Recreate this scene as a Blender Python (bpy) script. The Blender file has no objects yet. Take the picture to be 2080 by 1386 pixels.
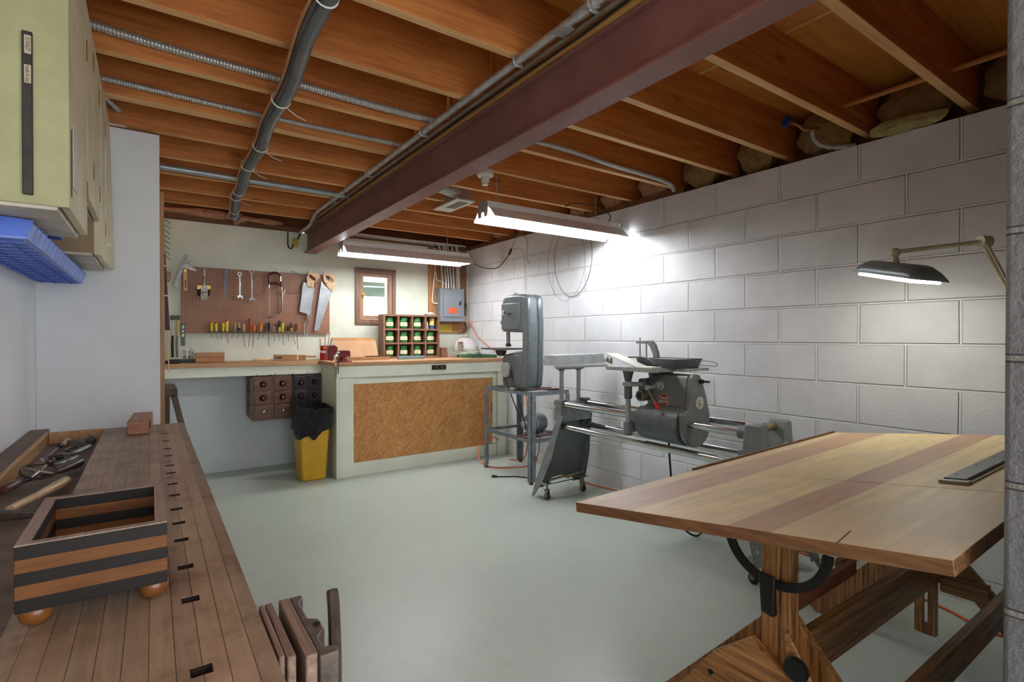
import bpy, math, random
from mathutils import Vector as V, Matrix, Euler
random.seed(7)
PI = math.pi
sc = bpy.context.scene
col = sc.collection

# ---------------------------------------------------------------- camera
F = 1063.8; CH = 1.165
YAW, PIT, ROL = math.radians(34.636), math.radians(-0.389), math.radians(-0.0315)
cy_, sy_ = math.cos(YAW), math.sin(YAW)
fwd = V((sy_*math.cos(PIT), cy_*math.cos(PIT), math.sin(PIT)))
rgt = V((cy_, -sy_, 0)); dwn = fwd.cross(rgt)
rgt, dwn = math.cos(ROL)*rgt+math.sin(ROL)*dwn, -math.sin(ROL)*rgt+math.cos(ROL)*dwn
cam = bpy.data.cameras.new('camera'); co = bpy.data.objects.new('camera', cam); col.objects.link(co)
cam.sensor_width = 36; cam.lens = 36*F/2080; cam.clip_start = .02
up = -dwn; bk = -fwd
co.matrix_world = Matrix(((rgt.x, up.x, bk.x, 0), (rgt.y, up.y, bk.y, 0), (rgt.z, up.z, bk.z, CH), (0, 0, 0, 1)))
sc.camera = co

def at(x, y, **k):
    """point where the sight line through (x,y) meets a real plane X=, Y= or Z="""
    r = rgt*((x-1040)/F)+dwn*((y-693)/F)+fwd
    a, v = list(k.items())[0]; i = 'XYZ'.index(a)
    o = V((0, 0, CH)); return o+r*((v-o[i])/r[i])

# ---------------------------------------------------------------- world, exposure
w = bpy.data.worlds.new('world'); sc.world = w; w.use_nodes = True
w.node_tree.nodes['Background'].inputs[0].default_value = (.93, .97, 1, 1)
w.node_tree.nodes['Background'].inputs[1].default_value = .95
sc.view_settings.view_transform = 'Standard'; sc.view_settings.look = 'None'
sc.view_settings.exposure = 2.22; sc.view_settings.gamma = 1; sc.view_settings.use_curve_mapping = False
TUBE = 7.6; LAMP = 2.8

# ---------------------------------------------------------------- materials
def lin(h):
    if isinstance(h, str): h = [int(h[i:i+2], 16)/255 for i in (0, 2, 4)]
    return tuple((c/12.92 if c <= .04045 else ((c+.055)/1.055)**2.4) for c in h)+(1,)
MC = {}
def mk(name):
    m = bpy.data.materials.new(name); m.use_nodes = True
    nt = m.node_tree; return m, nt, nt.nodes['Principled BSDF'], nt.nodes.new, nt.links.new
def coords(nt, scale, rnd=False, rot=(0, 0, 0), kind='Object'):
    n, l = nt.nodes.new, nt.links.new
    tc = n('ShaderNodeTexCoord'); mp = n('ShaderNodeMapping')
    mp.inputs['Scale'].default_value = scale; mp.inputs['Rotation'].default_value = rot
    l(tc.outputs[kind], mp.inputs[0])
    if rnd:
        oi = n('ShaderNodeObjectInfo'); mu = n('ShaderNodeMath'); mu.operation = 'MULTIPLY'; mu.inputs[1].default_value = 37
        l(oi.outputs['Random'], mu.inputs[0]); cb = n('ShaderNodeCombineXYZ')
        for i in range(3): l(mu.outputs[0], cb.inputs[i])
        l(cb.outputs[0], mp.inputs[1])
    return mp.outputs[0]
def ramp(nt, fac, stops, interp='LINEAR'):
    r = nt.nodes.new('ShaderNodeValToRGB'); cr = r.color_ramp; cr.interpolation = interp
    cr.elements[0].position = stops[0][0]; cr.elements[0].color = lin(stops[0][1])
    cr.elements[1].position = stops[-1][0]; cr.elements[1].color = lin(stops[-1][1])
    for p, c in stops[1:-1]:
        e = cr.elements.new(p); e.color = lin(c)
    nt.links.new(fac, r.inputs[0]); return r.outputs[0]
def noise(nt, vec, scale, detail=4, rough=.55, dist=0):
    t = nt.nodes.new('ShaderNodeTexNoise'); t.inputs['Scale'].default_value = scale
    t.inputs['Detail'].default_value = detail; t.inputs['Roughness'].default_value = rough; t.inputs['Distortion'].default_value = dist
    nt.links.new(vec, t.inputs['Vector']); return t.outputs[0]
def bump(nt, b, h, strength=.3, dist=.01):
    n = nt.nodes.new('ShaderNodeBump'); n.inputs['Strength'].default_value = strength; n.inputs['Distance'].default_value = dist
    nt.links.new(h, n.inputs['Height']); nt.links.new(n.outputs[0], b.inputs['Normal']); return n
def mixc(nt, fac, a, b, mode='MIX'):
    m = nt.nodes.new('ShaderNodeMix'); m.data_type = 'RGBA'; m.blend_type = mode
    for i, v in ((0, fac), (6, a), (7, b)):
        if hasattr(v, 'links'): nt.links.new(v, m.inputs[i])
        else: m.inputs[i].default_value = v if i == 0 else lin(v)
    return m.outputs[2]
def plain(name, c, rough=.5, metal=0, var=.06, nscale=12, bmp=0, coat=0):
    """paint or metal with faint blotches of wear"""
    if name in MC: return MC[name]
    m, nt, b, n, l = mk(name)
    v = coords(nt, (1, 1, 1)); f = noise(nt, v, nscale, 5, .65)
    h = [int(c[i:i+2], 16)/255 for i in (0, 2, 4)]
    d = tuple(max(0, x*(1-var*2)) for x in h); u = tuple(min(1, x*(1+var)) for x in h)
    l(ramp(nt, f, [(.3, d), (.7, u)]), b.inputs['Base Color'])
    b.inputs['Roughness'].default_value = rough; b.inputs['Metallic'].default_value = metal
    if coat: b.inputs['Coat Weight'].default_value = coat
    if bmp: bump(nt, b, noise(nt, v, nscale*8, 3), bmp, .004)
    MC[name] = m; return m
def wood(name, dark, mid, light, axis='X', sc_=1.0, rough=.5, knots=False, rnd=True, streak=14, bmp=.12, contrast=(.3, .5, .72)):
    if name in MC: return MC[name]
    m, nt, b, n, l = mk(name)
    s = [streak*sc_]*3; s['XYZ'.index(axis)] = 1.1*sc_
    v = coords(nt, s, rnd)
    f1 = noise(nt, v, 1.6, 6, .6, 1.6 if streak == 24 else .9)
    c = ramp(nt, f1, [(contrast[0], dark), (contrast[1], mid), (contrast[2], light)])
    s2 = [90*sc_]*3; s2['XYZ'.index(axis)] = 2.5
    v2 = coords(nt, s2, rnd); f2 = noise(nt, v2, 1, 3, .7)
    c = mixc(nt, .35, c, ramp(nt, f2, [(.35, dark), (.6, light)]), 'OVERLAY' if False else 'MIX')
    if knots:
        s3 = [5.0]*3; s3['XYZ'.index(axis)] = 1.9
        v3 = coords(nt, s3, rnd); vo = n('ShaderNodeTexVoronoi'); vo.inputs['Scale'].default_value = 1.0
        l(v3, vo.inputs['Vector']); k = ramp(nt, vo.outputs['Distance'], [(.05, '000000'), (.12, 'ffffff')])
        c = mixc(nt, k, dark, c)
    l(c, b.inputs['Base Color']); b.inputs['Roughness'].default_value = rough
    if bmp: bump(nt, b, f2, bmp, .003)
    MC[name] = m; return m

def part_of(o, par):
    o.parent = par; o.location = V(o['_o'])-V(par['_o'])
    for k in ('label', 'category', 'group'):
        if k in o: del o[k]
# ---------------------------------------------------------------- mesh builder
class MB:
    def __init__(s): s.v = []; s.f = []
    def add(s, vs, fs):
        o = len(s.v); s.v += [V(p) for p in vs]; s.f += [tuple(i+o for i in f) for f in fs]; return s
    def box(s, x0, x1, y0, y1, z0, z1):
        if x0 > x1: x0, x1 = x1, x0
        if y0 > y1: y0, y1 = y1, y0
        if z0 > z1: z0, z1 = z1, z0
        return s.add([(x0, y0, z0), (x1, y0, z0), (x1, y1, z0), (x0, y1, z0), (x0, y0, z1), (x1, y0, z1), (x1, y1, z1), (x0, y1, z1)],
                     [(0, 3, 2, 1), (4, 5, 6, 7), (0, 1, 5, 4), (1, 2, 6, 5), (2, 3, 7, 6), (3, 0, 4, 7)])
    def hexa(s, b, t):
        return s.add(list(b)+list(t), [(0, 3, 2, 1), (4, 5, 6, 7), (0, 1, 5, 4), (1, 2, 6, 5), (2, 3, 7, 6), (3, 0, 4, 7)])
    def bar(s, p0, p1, w_, h_, upv=(0, 0, 1)):
        """rectangular bar between two points: w_ across, h_ along upv"""
        p0, p1 = V(p0), V(p1); d = (p1-p0).normalized(); u = V(upv); sd = d.cross(u)
        if sd.length < 1e-5: sd = d.cross(V((1, 0, 0)))
        sd.normalize(); u = sd.cross(d).normalized()
        q = [(-1, -1), (1, -1), (1, 1), (-1, 1)]
        a = [p0+sd*i*w_/2+u*j*h_/2 for i, j in q]; b = [p1+sd*i*w_/2+u*j*h_/2 for i, j in q]
        return s.hexa(a, b)
    def cyl(s, p0, p1, r0, r1=None, n=20):
        return s.tube([p0, p1], [r0, r0 if r1 is None else r1], n)
    def tube(s, pts, r, n=10, closed=False, cap=True):
        pts = [V(p) for p in pts]; m = len(pts)
        rs = r if isinstance(r, (list, tuple)) else [r]*m
        o = len(s.v); fr = None
        for i, p in enumerate(pts):
            if closed: d = pts[(i+1) % m]-pts[i-1]
            else: d = pts[min(i+1, m-1)]-pts[max(i-1, 0)]
            d.normalize()
            if fr is None:
                a = V((0, 0, 1)) if abs(d.z) < .9 else V((1, 0, 0)); fr = d.cross(a).normalized()
            else:
                fr = (fr-d*fr.dot(d)); fr = fr.normalized() if fr.length > 1e-6 else d.orthogonal().normalized()
            g = d.cross(fr)
            for k in range(n):
                t = 2*PI*k/n; s.v.append(p+(fr*math.cos(t)+g*math.sin(t))*rs[i])
        for i in range(m if closed else m-1):
            j = (i+1) % m
            for k in range(n):
                k2 = (k+1) % n; s.f.append((o+i*n+k, o+i*n+k2, o+j*n+k2, o+j*n+k))
        if cap and not closed:
            s.f.append(tuple(o+k for k in range(n))[::-1]); s.f.append(tuple(o+(m-1)*n+k for k in range(n)))
        return s
    def lathe(s, prof, org=(0, 0, 0), axis=(0, 0, 1), n=24):
        """prof = [(radius, distance along axis)]"""
        org = V(org); d = V(axis).normalized(); a = d.orthogonal().normalized(); g = d.cross(a); o = len(s.v); m = len(prof)
        for r, h in prof:
            for k in range(n):
                t = 2*PI*k/n; s.v.append(org+d*h+(a*math.cos(t)+g*math.sin(t))*max(r, 1e-5))
        for i in range(m-1):
            for k in range(n):
                k2 = (k+1) % n; s.f.append((o+i*n+k, o+i*n+k2, o+(i+1)*n+k2, o+(i+1)*n+k))
        s.f.append(tuple(o+k for k in range(n))[::-1]); s.f.append(tuple(o+(m-1)*n+k for k in range(n))); return s
    def ball(s, c, r, n=16, sq=(1, 1, 1)):
        c = V(c); o = len(s.v); m = n//2
        for i in range(m+1):
            ph = PI*i/m
            for k in range(n):
                t = 2*PI*k/n; s.v.append(c+V((math.sin(ph)*math.cos(t)*sq[0], math.sin(ph)*math.sin(t)*sq[1], math.cos(ph)*sq[2]))*r)
        for i in range(m):
            for k in range(n):
                k2 = (k+1) % n; s.f.append((o+i*n+k, o+(i+1)*n+k, o+(i+1)*n+k2, o+i*n+k2))
        return s
    def prism(s, poly, axis, a, b):
        """2D outline extruded along axis from a to b; poly coords are the other two axes in order"""
        def mk_(p, t):
            return {'X': (t, p[0], p[1]), 'Y': (p[0], t, p[1]), 'Z': (p[0], p[1], t)}[axis]
        n = len(poly); o = len(s.v)
        s.v += [V(mk_(p, a)) for p in poly]+[V(mk_(p, b)) for p in poly]
        s.f.append(tuple(o+i for i in range(n))); s.f.append(tuple(o+n+i for i in range(n))[::-1])
        for i in range(n):
            j = (i+1) % n; s.f.append((o+i, o+n+i, o+n+j, o+j))
        return s
    def ring(s, outer, inner, axis, a, b):
        """plate with a hole: outer and inner outlines with the same point count"""
        def mk_(p, t):
            return V({'X': (t, p[0], p[1]), 'Y': (p[0], t, p[1]), 'Z': (p[0], p[1], t)}[axis])
        n = len(outer); o = len(s.v)
        for t in (a, b): s.v += [mk_(p, t) for p in outer]+[mk_(p, t) for p in inner]
        for i in range(n):
            j = (i+1) % n
            s.f += [(o+i, o+j, o+n+j, o+n+i), (o+2*n+i, o+3*n+i, o+3*n+j, o+2*n+j), (o+i, o+2*n+i, o+2*n+j, o+j), (o+n+i, o+n+j, o+3*n+j, o+3*n+i)]
        return s
    def xf(s, M):
        s.v = [M @ p for p in s.v]; return s
import bmesh
def obj(name, mb, m, parent=None, bev=0, seg=2, label=None, sub=0, smooth=.6, origin=None):
    me = bpy.data.meshes.new(name)
    off = V((0, 0, 0))
    if origin is not None: off = V(origin)
    elif parent is not None:
        off = parent.get('_o') and V(parent['_o']) or V((0, 0, 0))
    me.from_pydata([tuple(p-off) for p in mb.v], [], mb.f)
    bm = bmesh.new(); bm.from_mesh(me); bmesh.ops.remove_doubles(bm, verts=bm.verts, dist=1e-6)
    bmesh.ops.recalc_face_normals(bm, faces=bm.faces); bm.to_mesh(me); bm.free()
    for p in me.polygons: p.use_smooth = True
    me.set_sharp_from_angle(angle=smooth)
    for q in (m if isinstance(m, (list, tuple)) else [m]): me.materials.append(q)
    o = bpy.data.objects.new(name, me); col.objects.link(o)
    if parent is not None:
        o.parent = parent; po = V(parent['_o'])
        if origin is not None: o.location = off-po
        o['_o'] = tuple(off)
    else:
        o['_o'] = tuple(off); o.location = off
    if bev:
        b = o.modifiers.new('bevel', 'BEVEL'); b.width = bev; b.segments = seg; b.limit_method = 'ANGLE'; b.angle_limit = .7; b.harden_normals = False
    if sub:
        b = o.modifiers.new('sub', 'SUBSURF'); b.levels = b.render_levels = sub
    if label: o['label'] = label
    return o
def thing(name, label, cat, loc=(0, 0, 0), group=None):
    o = bpy.data.objects.new(name, None); col.objects.link(o); o.location = loc; o['_o'] = tuple(loc)
    o.empty_display_size = .05
    o['label'] = label; o['category'] = cat
    if group: o['group'] = group
    return o
def tag(o, label, cat, group=None, kind=None):
    o['label'] = label; o['category'] = cat
    if group: o['group'] = group
    if kind: o['kind'] = kind
    return o
def one(name, mb, m, label, cat, group=None, **k):
    c = V((0, 0, 0))
    if mb.v:
        xs = [p.x for p in mb.v]; ys = [p.y for p in mb.v]; zs = [p.z for p in mb.v]
        c = V(((min(xs)+max(xs))/2, (min(ys)+max(ys))/2, min(zs)))
    return tag(obj(name, mb, m, origin=c, **k), label, cat, group)
def struct(name, mb, m, label=None, **k):
    o = obj(name, mb, m, **k); o['kind'] = 'structure'
    if label: o['label'] = label
    return o
def copy_thing(o, loc, label=None, group=None):
    def cp(x, par):
        c = x.copy(); col.objects.link(c)
        if par: c.parent = par
        for ch in [y for y in bpy.data.objects if y.parent == x]: cp(ch, c)
        return c
    kids = list(o.children)
    c = o.copy(); col.objects.link(c); c.location = loc
    for ch in kids:
        g = ch.copy(); col.objects.link(g); g.parent = c
        for gg in ch.children:
            h = gg.copy(); col.objects.link(h); h.parent = g
    if label: c['label'] = label
    if group: c['group'] = group
    return c
def text(name, s, size, m, parent, mw, ext=.0006, align='CENTER', sx=1.0, bold=0):
    """lettering as a mesh; mw = matrix placing the text plane in the world"""
    cu = bpy.data.curves.new('lettering', 'FONT'); cu.body = s; cu.size = size; cu.extrude = ext; cu.align_x = align; cu.align_y = 'CENTER'; cu.offset = bold
    t = bpy.data.objects.new('lettering', cu); col.objects.link(t)
    dg = bpy.context.evaluated_depsgraph_get(); me = bpy.data.meshes.new_from_object(t.evaluated_get(dg))
    bpy.data.objects.remove(t); bpy.data.curves.remove(cu)
    off = V(parent['_o']) if parent else V((0, 0, 0))
    me.transform(Matrix.Translation(-off) @ mw @ Matrix.Diagonal((sx, 1, 1, 1)))
    me.materials.append(m); me.name = name
    o = bpy.data.objects.new(name, me); col.objects.link(o); o.parent = parent; o['_o'] = tuple(off); return o
def plane_m(org, x, y):
    """matrix with text x direction and y direction"""
    x = V(x).normalized(); y = V(y).normalized(); z = x.cross(y); o = V(org)
    return Matrix(((x.x, y.x, z.x, o.x), (x.y, y.y, z.y, o.y), (x.z, y.z, z.z, o.z), (0, 0, 0, 1)))
def arc(cx, cy, r, a0, a1, n, ry=None):
    ry = ry or r
    return [(cx+r*math.cos(a0+(a1-a0)*i/n), cy+ry*math.sin(a0+(a1-a0)*i/n)) for i in range(n+1)]
def spline(pts, n=8):
    pts = [V(p) for p in pts]; out = []
    P_ = [pts[0]*2-pts[1]]+pts+[pts[-1]*2-pts[-2]]
    for i in range(1, len(P_)-2):
        a, b, c, d = P_[i-1:i+3]
        for k in range(n):
            t = k/n; out.append(.5*((2*b)+(c-a)*t+(2*a-5*b+4*c-d)*t*t+(3*b-a-3*c+d)*t**3))
    out.append(pts[-1]); return out

# ================================================================= materials used
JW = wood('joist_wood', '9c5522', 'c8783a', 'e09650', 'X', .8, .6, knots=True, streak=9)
JB = wood('joist_lit_edge_wood', 'c98c50', 'e2ad70', 'efc48c', 'X', .8, .6, streak=9)  # paler wood for joist undersides, with their brighter light painted into the tone
JE = wood('deck_plywood', 'b8702a', 'd68d3c', 'e6a24e', 'X', .5, .55, streak=7)
CREAM = plain('cream_green_paint', 'dfe1d0', .55, 0, .03, 3)
WHITE = plain('white_paint', 'e6e8ec', .5, 0, .02, 4)
GREYP = plain('pale_grey_wall_paint', 'dfe0e2', .6, 0, .02, 2)
STEELRED = plain('oxide_red_primer', '865850', .5, 0, .05, 6)
def block_mat(nm='painted_concrete_block', c1='d9dade', c2='e6e7ea', cj='eceded', gk=.12, ph=0, zo=0):
    m, nt, b, n, l = mk(nm)
    tc = n('ShaderNodeTexCoord'); sp = n('ShaderNodeSeparateXYZ'); l(tc.outputs['Object'], sp.inputs[0]); cb = n('ShaderNodeCombineXYZ')
    ad = n('ShaderNodeMath'); ad.operation = 'ADD'; ad.inputs[1].default_value = -1.181-.115+.4064*20+.2032
    az = n('ShaderNodeMath'); az.operation = 'ADD'; az.inputs[1].default_value = .0868+.2032*2
    ax = n('ShaderNodeMath'); ax.operation = 'ADD'
    l(sp.outputs[0], ax.inputs[0]); l(sp.outputs[1], ax.inputs[1])
    l(ax.outputs[0], ad.inputs[0]); l(sp.outputs[2], az.inputs[0])
    nz = noise(nt, tc.outputs['Object'], 2.5, 2); mu = n('ShaderNodeMath'); mu.operation = 'MULTIPLY'; mu.inputs[1].default_value = .012; l(nz, mu.inputs[0])
    ad2 = n('ShaderNodeMath'); l(ad.outputs[0], ad2.inputs[0]); l(mu.outputs[0], ad2.inputs[1])
    l(ad2.outputs[0], cb.inputs[0]); l(az.outputs[0], cb.inputs[1])
    br = n('ShaderNodeTexBrick'); l(cb.outputs[0], br.inputs['Vector'])
    br.inputs['Scale'].default_value = 1; br.inputs['Brick Width'].default_value = .4064; br.inputs['Row Height'].default_value = .2032
    br.inputs['Mortar Size'].default_value = .0075; br.inputs['Mortar Smooth'].default_value = .5
    br.offset = .5
    l(br.outputs['Fac'], b.inputs['Base Color'])
    f = noise(nt, tc.outputs['Object'], 5, 4)
    base = ramp(nt, f, [(.3, c1), (.7, c2)])
    l(mixc(nt, br.outputs['Fac'], base, cj), b.inputs['Base Color'])
    b.inputs['Roughness'].default_value = .42
    inv = n('ShaderNodeMath'); inv.operation = 'MULTIPLY_ADD'; inv.inputs[1].default_value = -1; inv.inputs[2].default_value = 1; l(br.outputs['Fac'], inv.inputs[0])
    gr = noise(nt, tc.outputs['Object'], 60, 5, .7); mg = n('ShaderNodeMath'); mg.operation = 'MULTIPLY_ADD'; mg.inputs[1].default_value = gk
    l(gr, mg.inputs[0]); l(inv.outputs[0], mg.inputs[2])
    bump(nt, b, mg.outputs[0], 1.0, .012)
    return m
BLOCK = block_mat(); BLOCK2 = block_mat('bare_grey_block', '75787c', '828488', '8c8d89', .6)
def floor_mat():
    m, nt, b, n, l = mk('grey_green_floor_paint')
    v = coords(nt, (1, 1, 1)); f = noise(nt, v, 1.2, 5, .6); g = noise(nt, v, 14, 4, .7)
    c = mixc(nt, .3, ramp(nt, f, [(.3, 'aab4ab'), (.7, 'b5beb5')]), ramp(nt, g, [(.3, 'a8b2a9'), (.7, 'b9c2b9')]))
    l(c, b.inputs['Base Color']); b.inputs['Roughness'].default_value = .36
    bump(nt, b, noise(nt, v, 25, 3), .05, .01); return m
FLOOR = floor_mat()

# ================================================================= the room
RW, BY, WT = 2.95, 5.15, 2.14          # right wall plane, back wall plane, wall top
struct('floor', MB().box(-.7, 3.3, -2.2, 5.5, -.1, 0), FLOOR)
struct('wall_right', MB().box(RW, RW+.2, -2.2, BY+.2, 0, WT), BLOCK)
struct('wall_front', MB().box(1.128, RW-.001, .043, .243, 0, 2.42), BLOCK2, bev=.008, seg=3)
struct('wall_left', MB().box(-.617, -.417, -2.2, BY+.2, 0, 2.42), plain('white_wall_paint', 'e6e8ea', .55, 0, .02, 3))
# grey partition that closes the workbench bay, raw wood strip on its end
struct('wall_partition', MB().box(-.416, .040, 3.10, 3.19, 0, 2.155), GREYP)
struct('trim_1', MB().box(.041, .058, 3.105, 3.185, 0, 1.88), wood('raw_strip', '6b4520', '936535', 'b58a50', 'Z', 1))
# wall behind the tools, at the left end of the back bay
struct('wall_bay', MB().box(-.10, .03, 3.19, BY, 0, 2.15), CREAM)
# back wall with the window opening
wx0, wx1, wz0, wz1 = 1.715, 2.05, 1.345, 1.81
bw = MB().box(-.1, wx0, BY, BY+.2, .84, WT).box(wx1, RW, BY, BY+.2, .84, WT).box(wx0, wx1, BY, BY+.2, .84, wz0).box(wx0, wx1, BY, BY+.2, wz1, WT)
struct('wall_back', bw, CREAM)
def lowwall():
    m, nt, b, n, l = mk('lower_wall_paint')
    v = coords(nt, (1, 1, 1)); f = noise(nt, v, 1.3, 3)
    l(ramp(nt, f, [(.35, 'c4cbd0'), (.65, 'd4dae0')]), b.inputs['Base Color']); b.inputs['Roughness'].default_value = .6; return m
struct('wall_back_lower', MB().box(-.1, RW, BY+.005, BY+.2, 0, .84), lowwall())
PLATE = wood('dark_plate', '4a2c18', '6e4426', '8a5a34', 'X', 1, .7)
struct('trim_2', MB().box(-.1, 1.16, BY-.015, BY+.15, WT+.002, WT+.04).box(1.31, RW, BY-.015, BY+.15, WT+.002, WT+.04), PLATE)
struct('trim_3', MB().box(RW+.004, RW+.17, 2.25, BY-.021, WT+.002, WT+.042).box(RW+.13, RW+.17, -1, 2.249, WT+.002, WT+.042), PLATE)
struct('ceiling', MB().box(-.7, 3.3, -2.2, 5.5, 2.425, 2.45), JE)
struct('trim_4', MB().box(RW+.001, RW+.2, BY-.02, BY+.2, WT+.001, 2.42).box(RW+.16, RW+.2, -1, BY, WT+.042, 2.425).box(-.1, RW, BY+.12, BY+.15, WT+.042, 2.425), PLATE)

# window
WF = wood('window_wood', '5d4033', '7d5a4a', '94705c', 'Z', 1.2, .45)
WS = wood('sash_wood', '7a553a', '9a7452', 'b08a66', 'Z', 1.2, .45)
o_ = [(1.667, 1.297), (2.088, 1.297), (2.088, 1.857), (1.667, 1.857)]
i_ = [(wx0, wz0), (wx1, wz0), (wx1, wz1), (wx0, wz1)]
win = thing('window_1', 'small square window in stained wood frame on the back wall', 'window', (1.87, BY, 1.297)); win['kind'] = 'structure'
obj('window_frame', MB().ring(o_, i_, 'Y', BY-.022, BY+.0), WF, win, bev=.003)
s1 = [(wx0+.002, wz0+.002), (wx1-.002, wz0+.002), (wx1-.002, wz1-.002), (wx0+.002, wz1-.002)]
s2 = [(wx0+.035, wz0+.04), (wx1-.04, wz0+.04), (wx1-.04, wz1-.035), (wx0+.035, wz1-.035)]
obj('sash', MB().ring(s1, s2, 'Y', BY-.012, BY+.025), WS, win, bev=.002)
gm, gnt, gb, _, _ = mk('window_glass'); gb.inputs['Transmission Weight'].default_value = 1; gb.inputs['Roughness'].default_value = .02; gb.inputs['IOR'].default_value = 1.3
obj('pane', MB().box(s2[0][0], s2[1][0], BY+.008, BY+.012, s2[0][1], s2[2][1]), gm, win)
brass = plain('brass', 'b08d4e', .3, 1, .1, 30)
obj('latch', MB().cyl((1.745, BY-.02, 1.585), (1.745, BY-.05, 1.585), .008).bar((1.735, BY-.05, 1.58), (1.775, BY-.05, 1.595), .008, .008).box(1.735, 1.755, BY-.016, BY-.011, 1.555, 1.61), brass, win)
struct('trim_5', MB().box(1.2, 2.6, BY+.35, BY+1.0, 1.72, 1.76).box(1.2, 2.6, BY+.5, BY+.55, 1.62, 1.72), plain('eave_paint', '8c9a92', .7, 0, .1, 5), label='grey green eave board seen outside through the window')

# ---------------------------------------------------------------- steel beam, joists
bm_ = MB()
bz0, bz1 = 1.95, 2.147
bm_.box(1.185, 1.285, -.9, BY-.02, bz0, bz0+.013).box(1.185, 1.285, -.9, BY-.02, bz1-.012, bz1).box(1.213, 1.257, -.9, BY-.02, bz0+.012, bz1-.011)
one('steel_beam', bm_, STEELRED, 'long dark red painted steel I-beam running under the ceiling joists', 'beam', bev=.002)
one('wood_sill_plate', MB().box(1.17, 1.30, -.9, BY-.02, bz1+.001, 2.184), wood('plate_wood', '8a5624', 'b07c3c', 'c89a54', 'Y', 1, .6), 'wooden nailing plate lying on top of the red steel beam', 'plank')
lj = [-.03, .38, .79, 1.19, 1.587, 1.985, 2.40, 2.80, 3.18, 3.58, 3.93, 4.345, 4.745]
rj = [-.03, .385, .785, 1.185, 1.595, 1.95, 2.345, 2.74, 3.15, 3.55, 3.95, 4.35, 4.75]
ords = ['first', 'second', 'third', 'fourth', 'fifth', 'sixth', 'seventh', 'eighth', 'ninth', 'tenth', 'eleventh', 'twelfth', 'thirteenth']
for side, arr, x0, x1 in (('left', lj, -.40, 1.233), ('right', rj, 1.237, RW+.12)):
    for i, y in enumerate(arr):
        n_ = len(arr)-1-i
        yy = y if side == 'left' else y
        mb = MB().box(x0, x1, yy-.038, yy, 2.186, 2.424)
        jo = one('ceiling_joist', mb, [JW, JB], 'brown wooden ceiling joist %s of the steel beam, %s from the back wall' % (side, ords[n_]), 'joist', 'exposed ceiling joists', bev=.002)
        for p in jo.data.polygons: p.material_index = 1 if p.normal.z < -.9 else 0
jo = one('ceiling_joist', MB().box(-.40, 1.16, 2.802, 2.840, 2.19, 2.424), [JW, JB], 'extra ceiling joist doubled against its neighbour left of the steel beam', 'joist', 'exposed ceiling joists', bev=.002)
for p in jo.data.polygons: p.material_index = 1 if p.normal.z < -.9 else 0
for i, (x, lb) in enumerate(((2.15, 'pale plywood seam strip under the subfloor right of the steel beam'), (.35, 'pale plywood seam strip under the subfloor left of the steel beam'))):
    struct('trim_%d' % (6+i), MB().box(x, x+.02, -.9, 5, 2.4215, 2.4248), wood('seam_wood', 'd09a50', 'e8b870', 'f0c880', 'Y', 1), label=lb)

# ================================================================= ceiling runs
GALV = plain('galvanised_steel', 'c3c5c5', .36, .6, .1, 20)
DKMET = plain('dark_steel', '4a4744', .45, .7, .15, 25)
CHROME = plain('chrome', 'd5d8da', .18, 1, .04, 20)
ALU = plain('cast_aluminium', 'b4b6b6', .42, .45, .07, 25)
def flexmat():
    m, nt, b, n, l = mk('flex_conduit_metal'); b.inputs['Metallic'].default_value = .55; b.inputs['Roughness'].default_value = .35; b.inputs['Base Color'].default_value = lin('c4c4c0'); return m
FLEX = flexmat()
def flex(pts, r, pitch=.011, n=12):
    """corrugated tube: radius pulses along the path"""
    pts = [V(p) for p in pts]; out = []; rs = []
    L = 0; segs = []
    for a, b in zip(pts, pts[1:]): segs.append((a, b, (b-a).length)); L += segs[-1][2]
    N = int(L/pitch); k = 0
    for i in range(N*3+1):
        d = L*i/(N*3); acc = 0
        for a, b, s in segs:
            if d <= acc+s+1e-9: out.append(a+(b-a)*((d-acc)/s)); break
            acc += s
        else: out.append(pts[-1])
        rs.append(r if i % 3 else r*.82)
    return MB().tube(out, rs, n)
one('flexible_conduit', flex(spline([(-.36, 2.33, 2.268), (0, 2.34, 2.245), (.5, 2.335, 2.232), (.9, 2.335, 2.225), (1.155, 2.34, 2.23)]), .0165), FLEX, 'thick ribbed flexible conduit along a joist left of the beam', 'conduit')
one('flexible_conduit', flex(spline([(-.36, 2.735, 2.235), (0, 2.735, 2.228), (.5, 2.735, 2.222), (1.155, 2.735, 2.228)]), .0125, .009), FLEX, 'thin ribbed flexible conduit along the next joist towards the back wall', 'conduit')
one('flexible_conduit', flex(spline([(1.32, 2.28, 2.245), (1.6, 2.282, 2.235), (2.0, 2.285, 2.235), (2.3, 2.28, 2.215), (2.7, 2.28, 2.205), (2.85, 2.275, 2.185), (2.9, 2.28, 2.15)]), .0145, .0095), FLEX, 'ribbed flexible conduit right of the beam bending down at the block wall', 'conduit')
one('flexible_conduit', flex(spline([(-.30, 2.93, 2.33), (-.22, 2.99, 2.29), (-.15, 3.08, 2.26), (-.12, 3.139, 2.25)]), .015), FLEX, 'short stub of ribbed conduit behind the wall cabinets', 'conduit')
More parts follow.
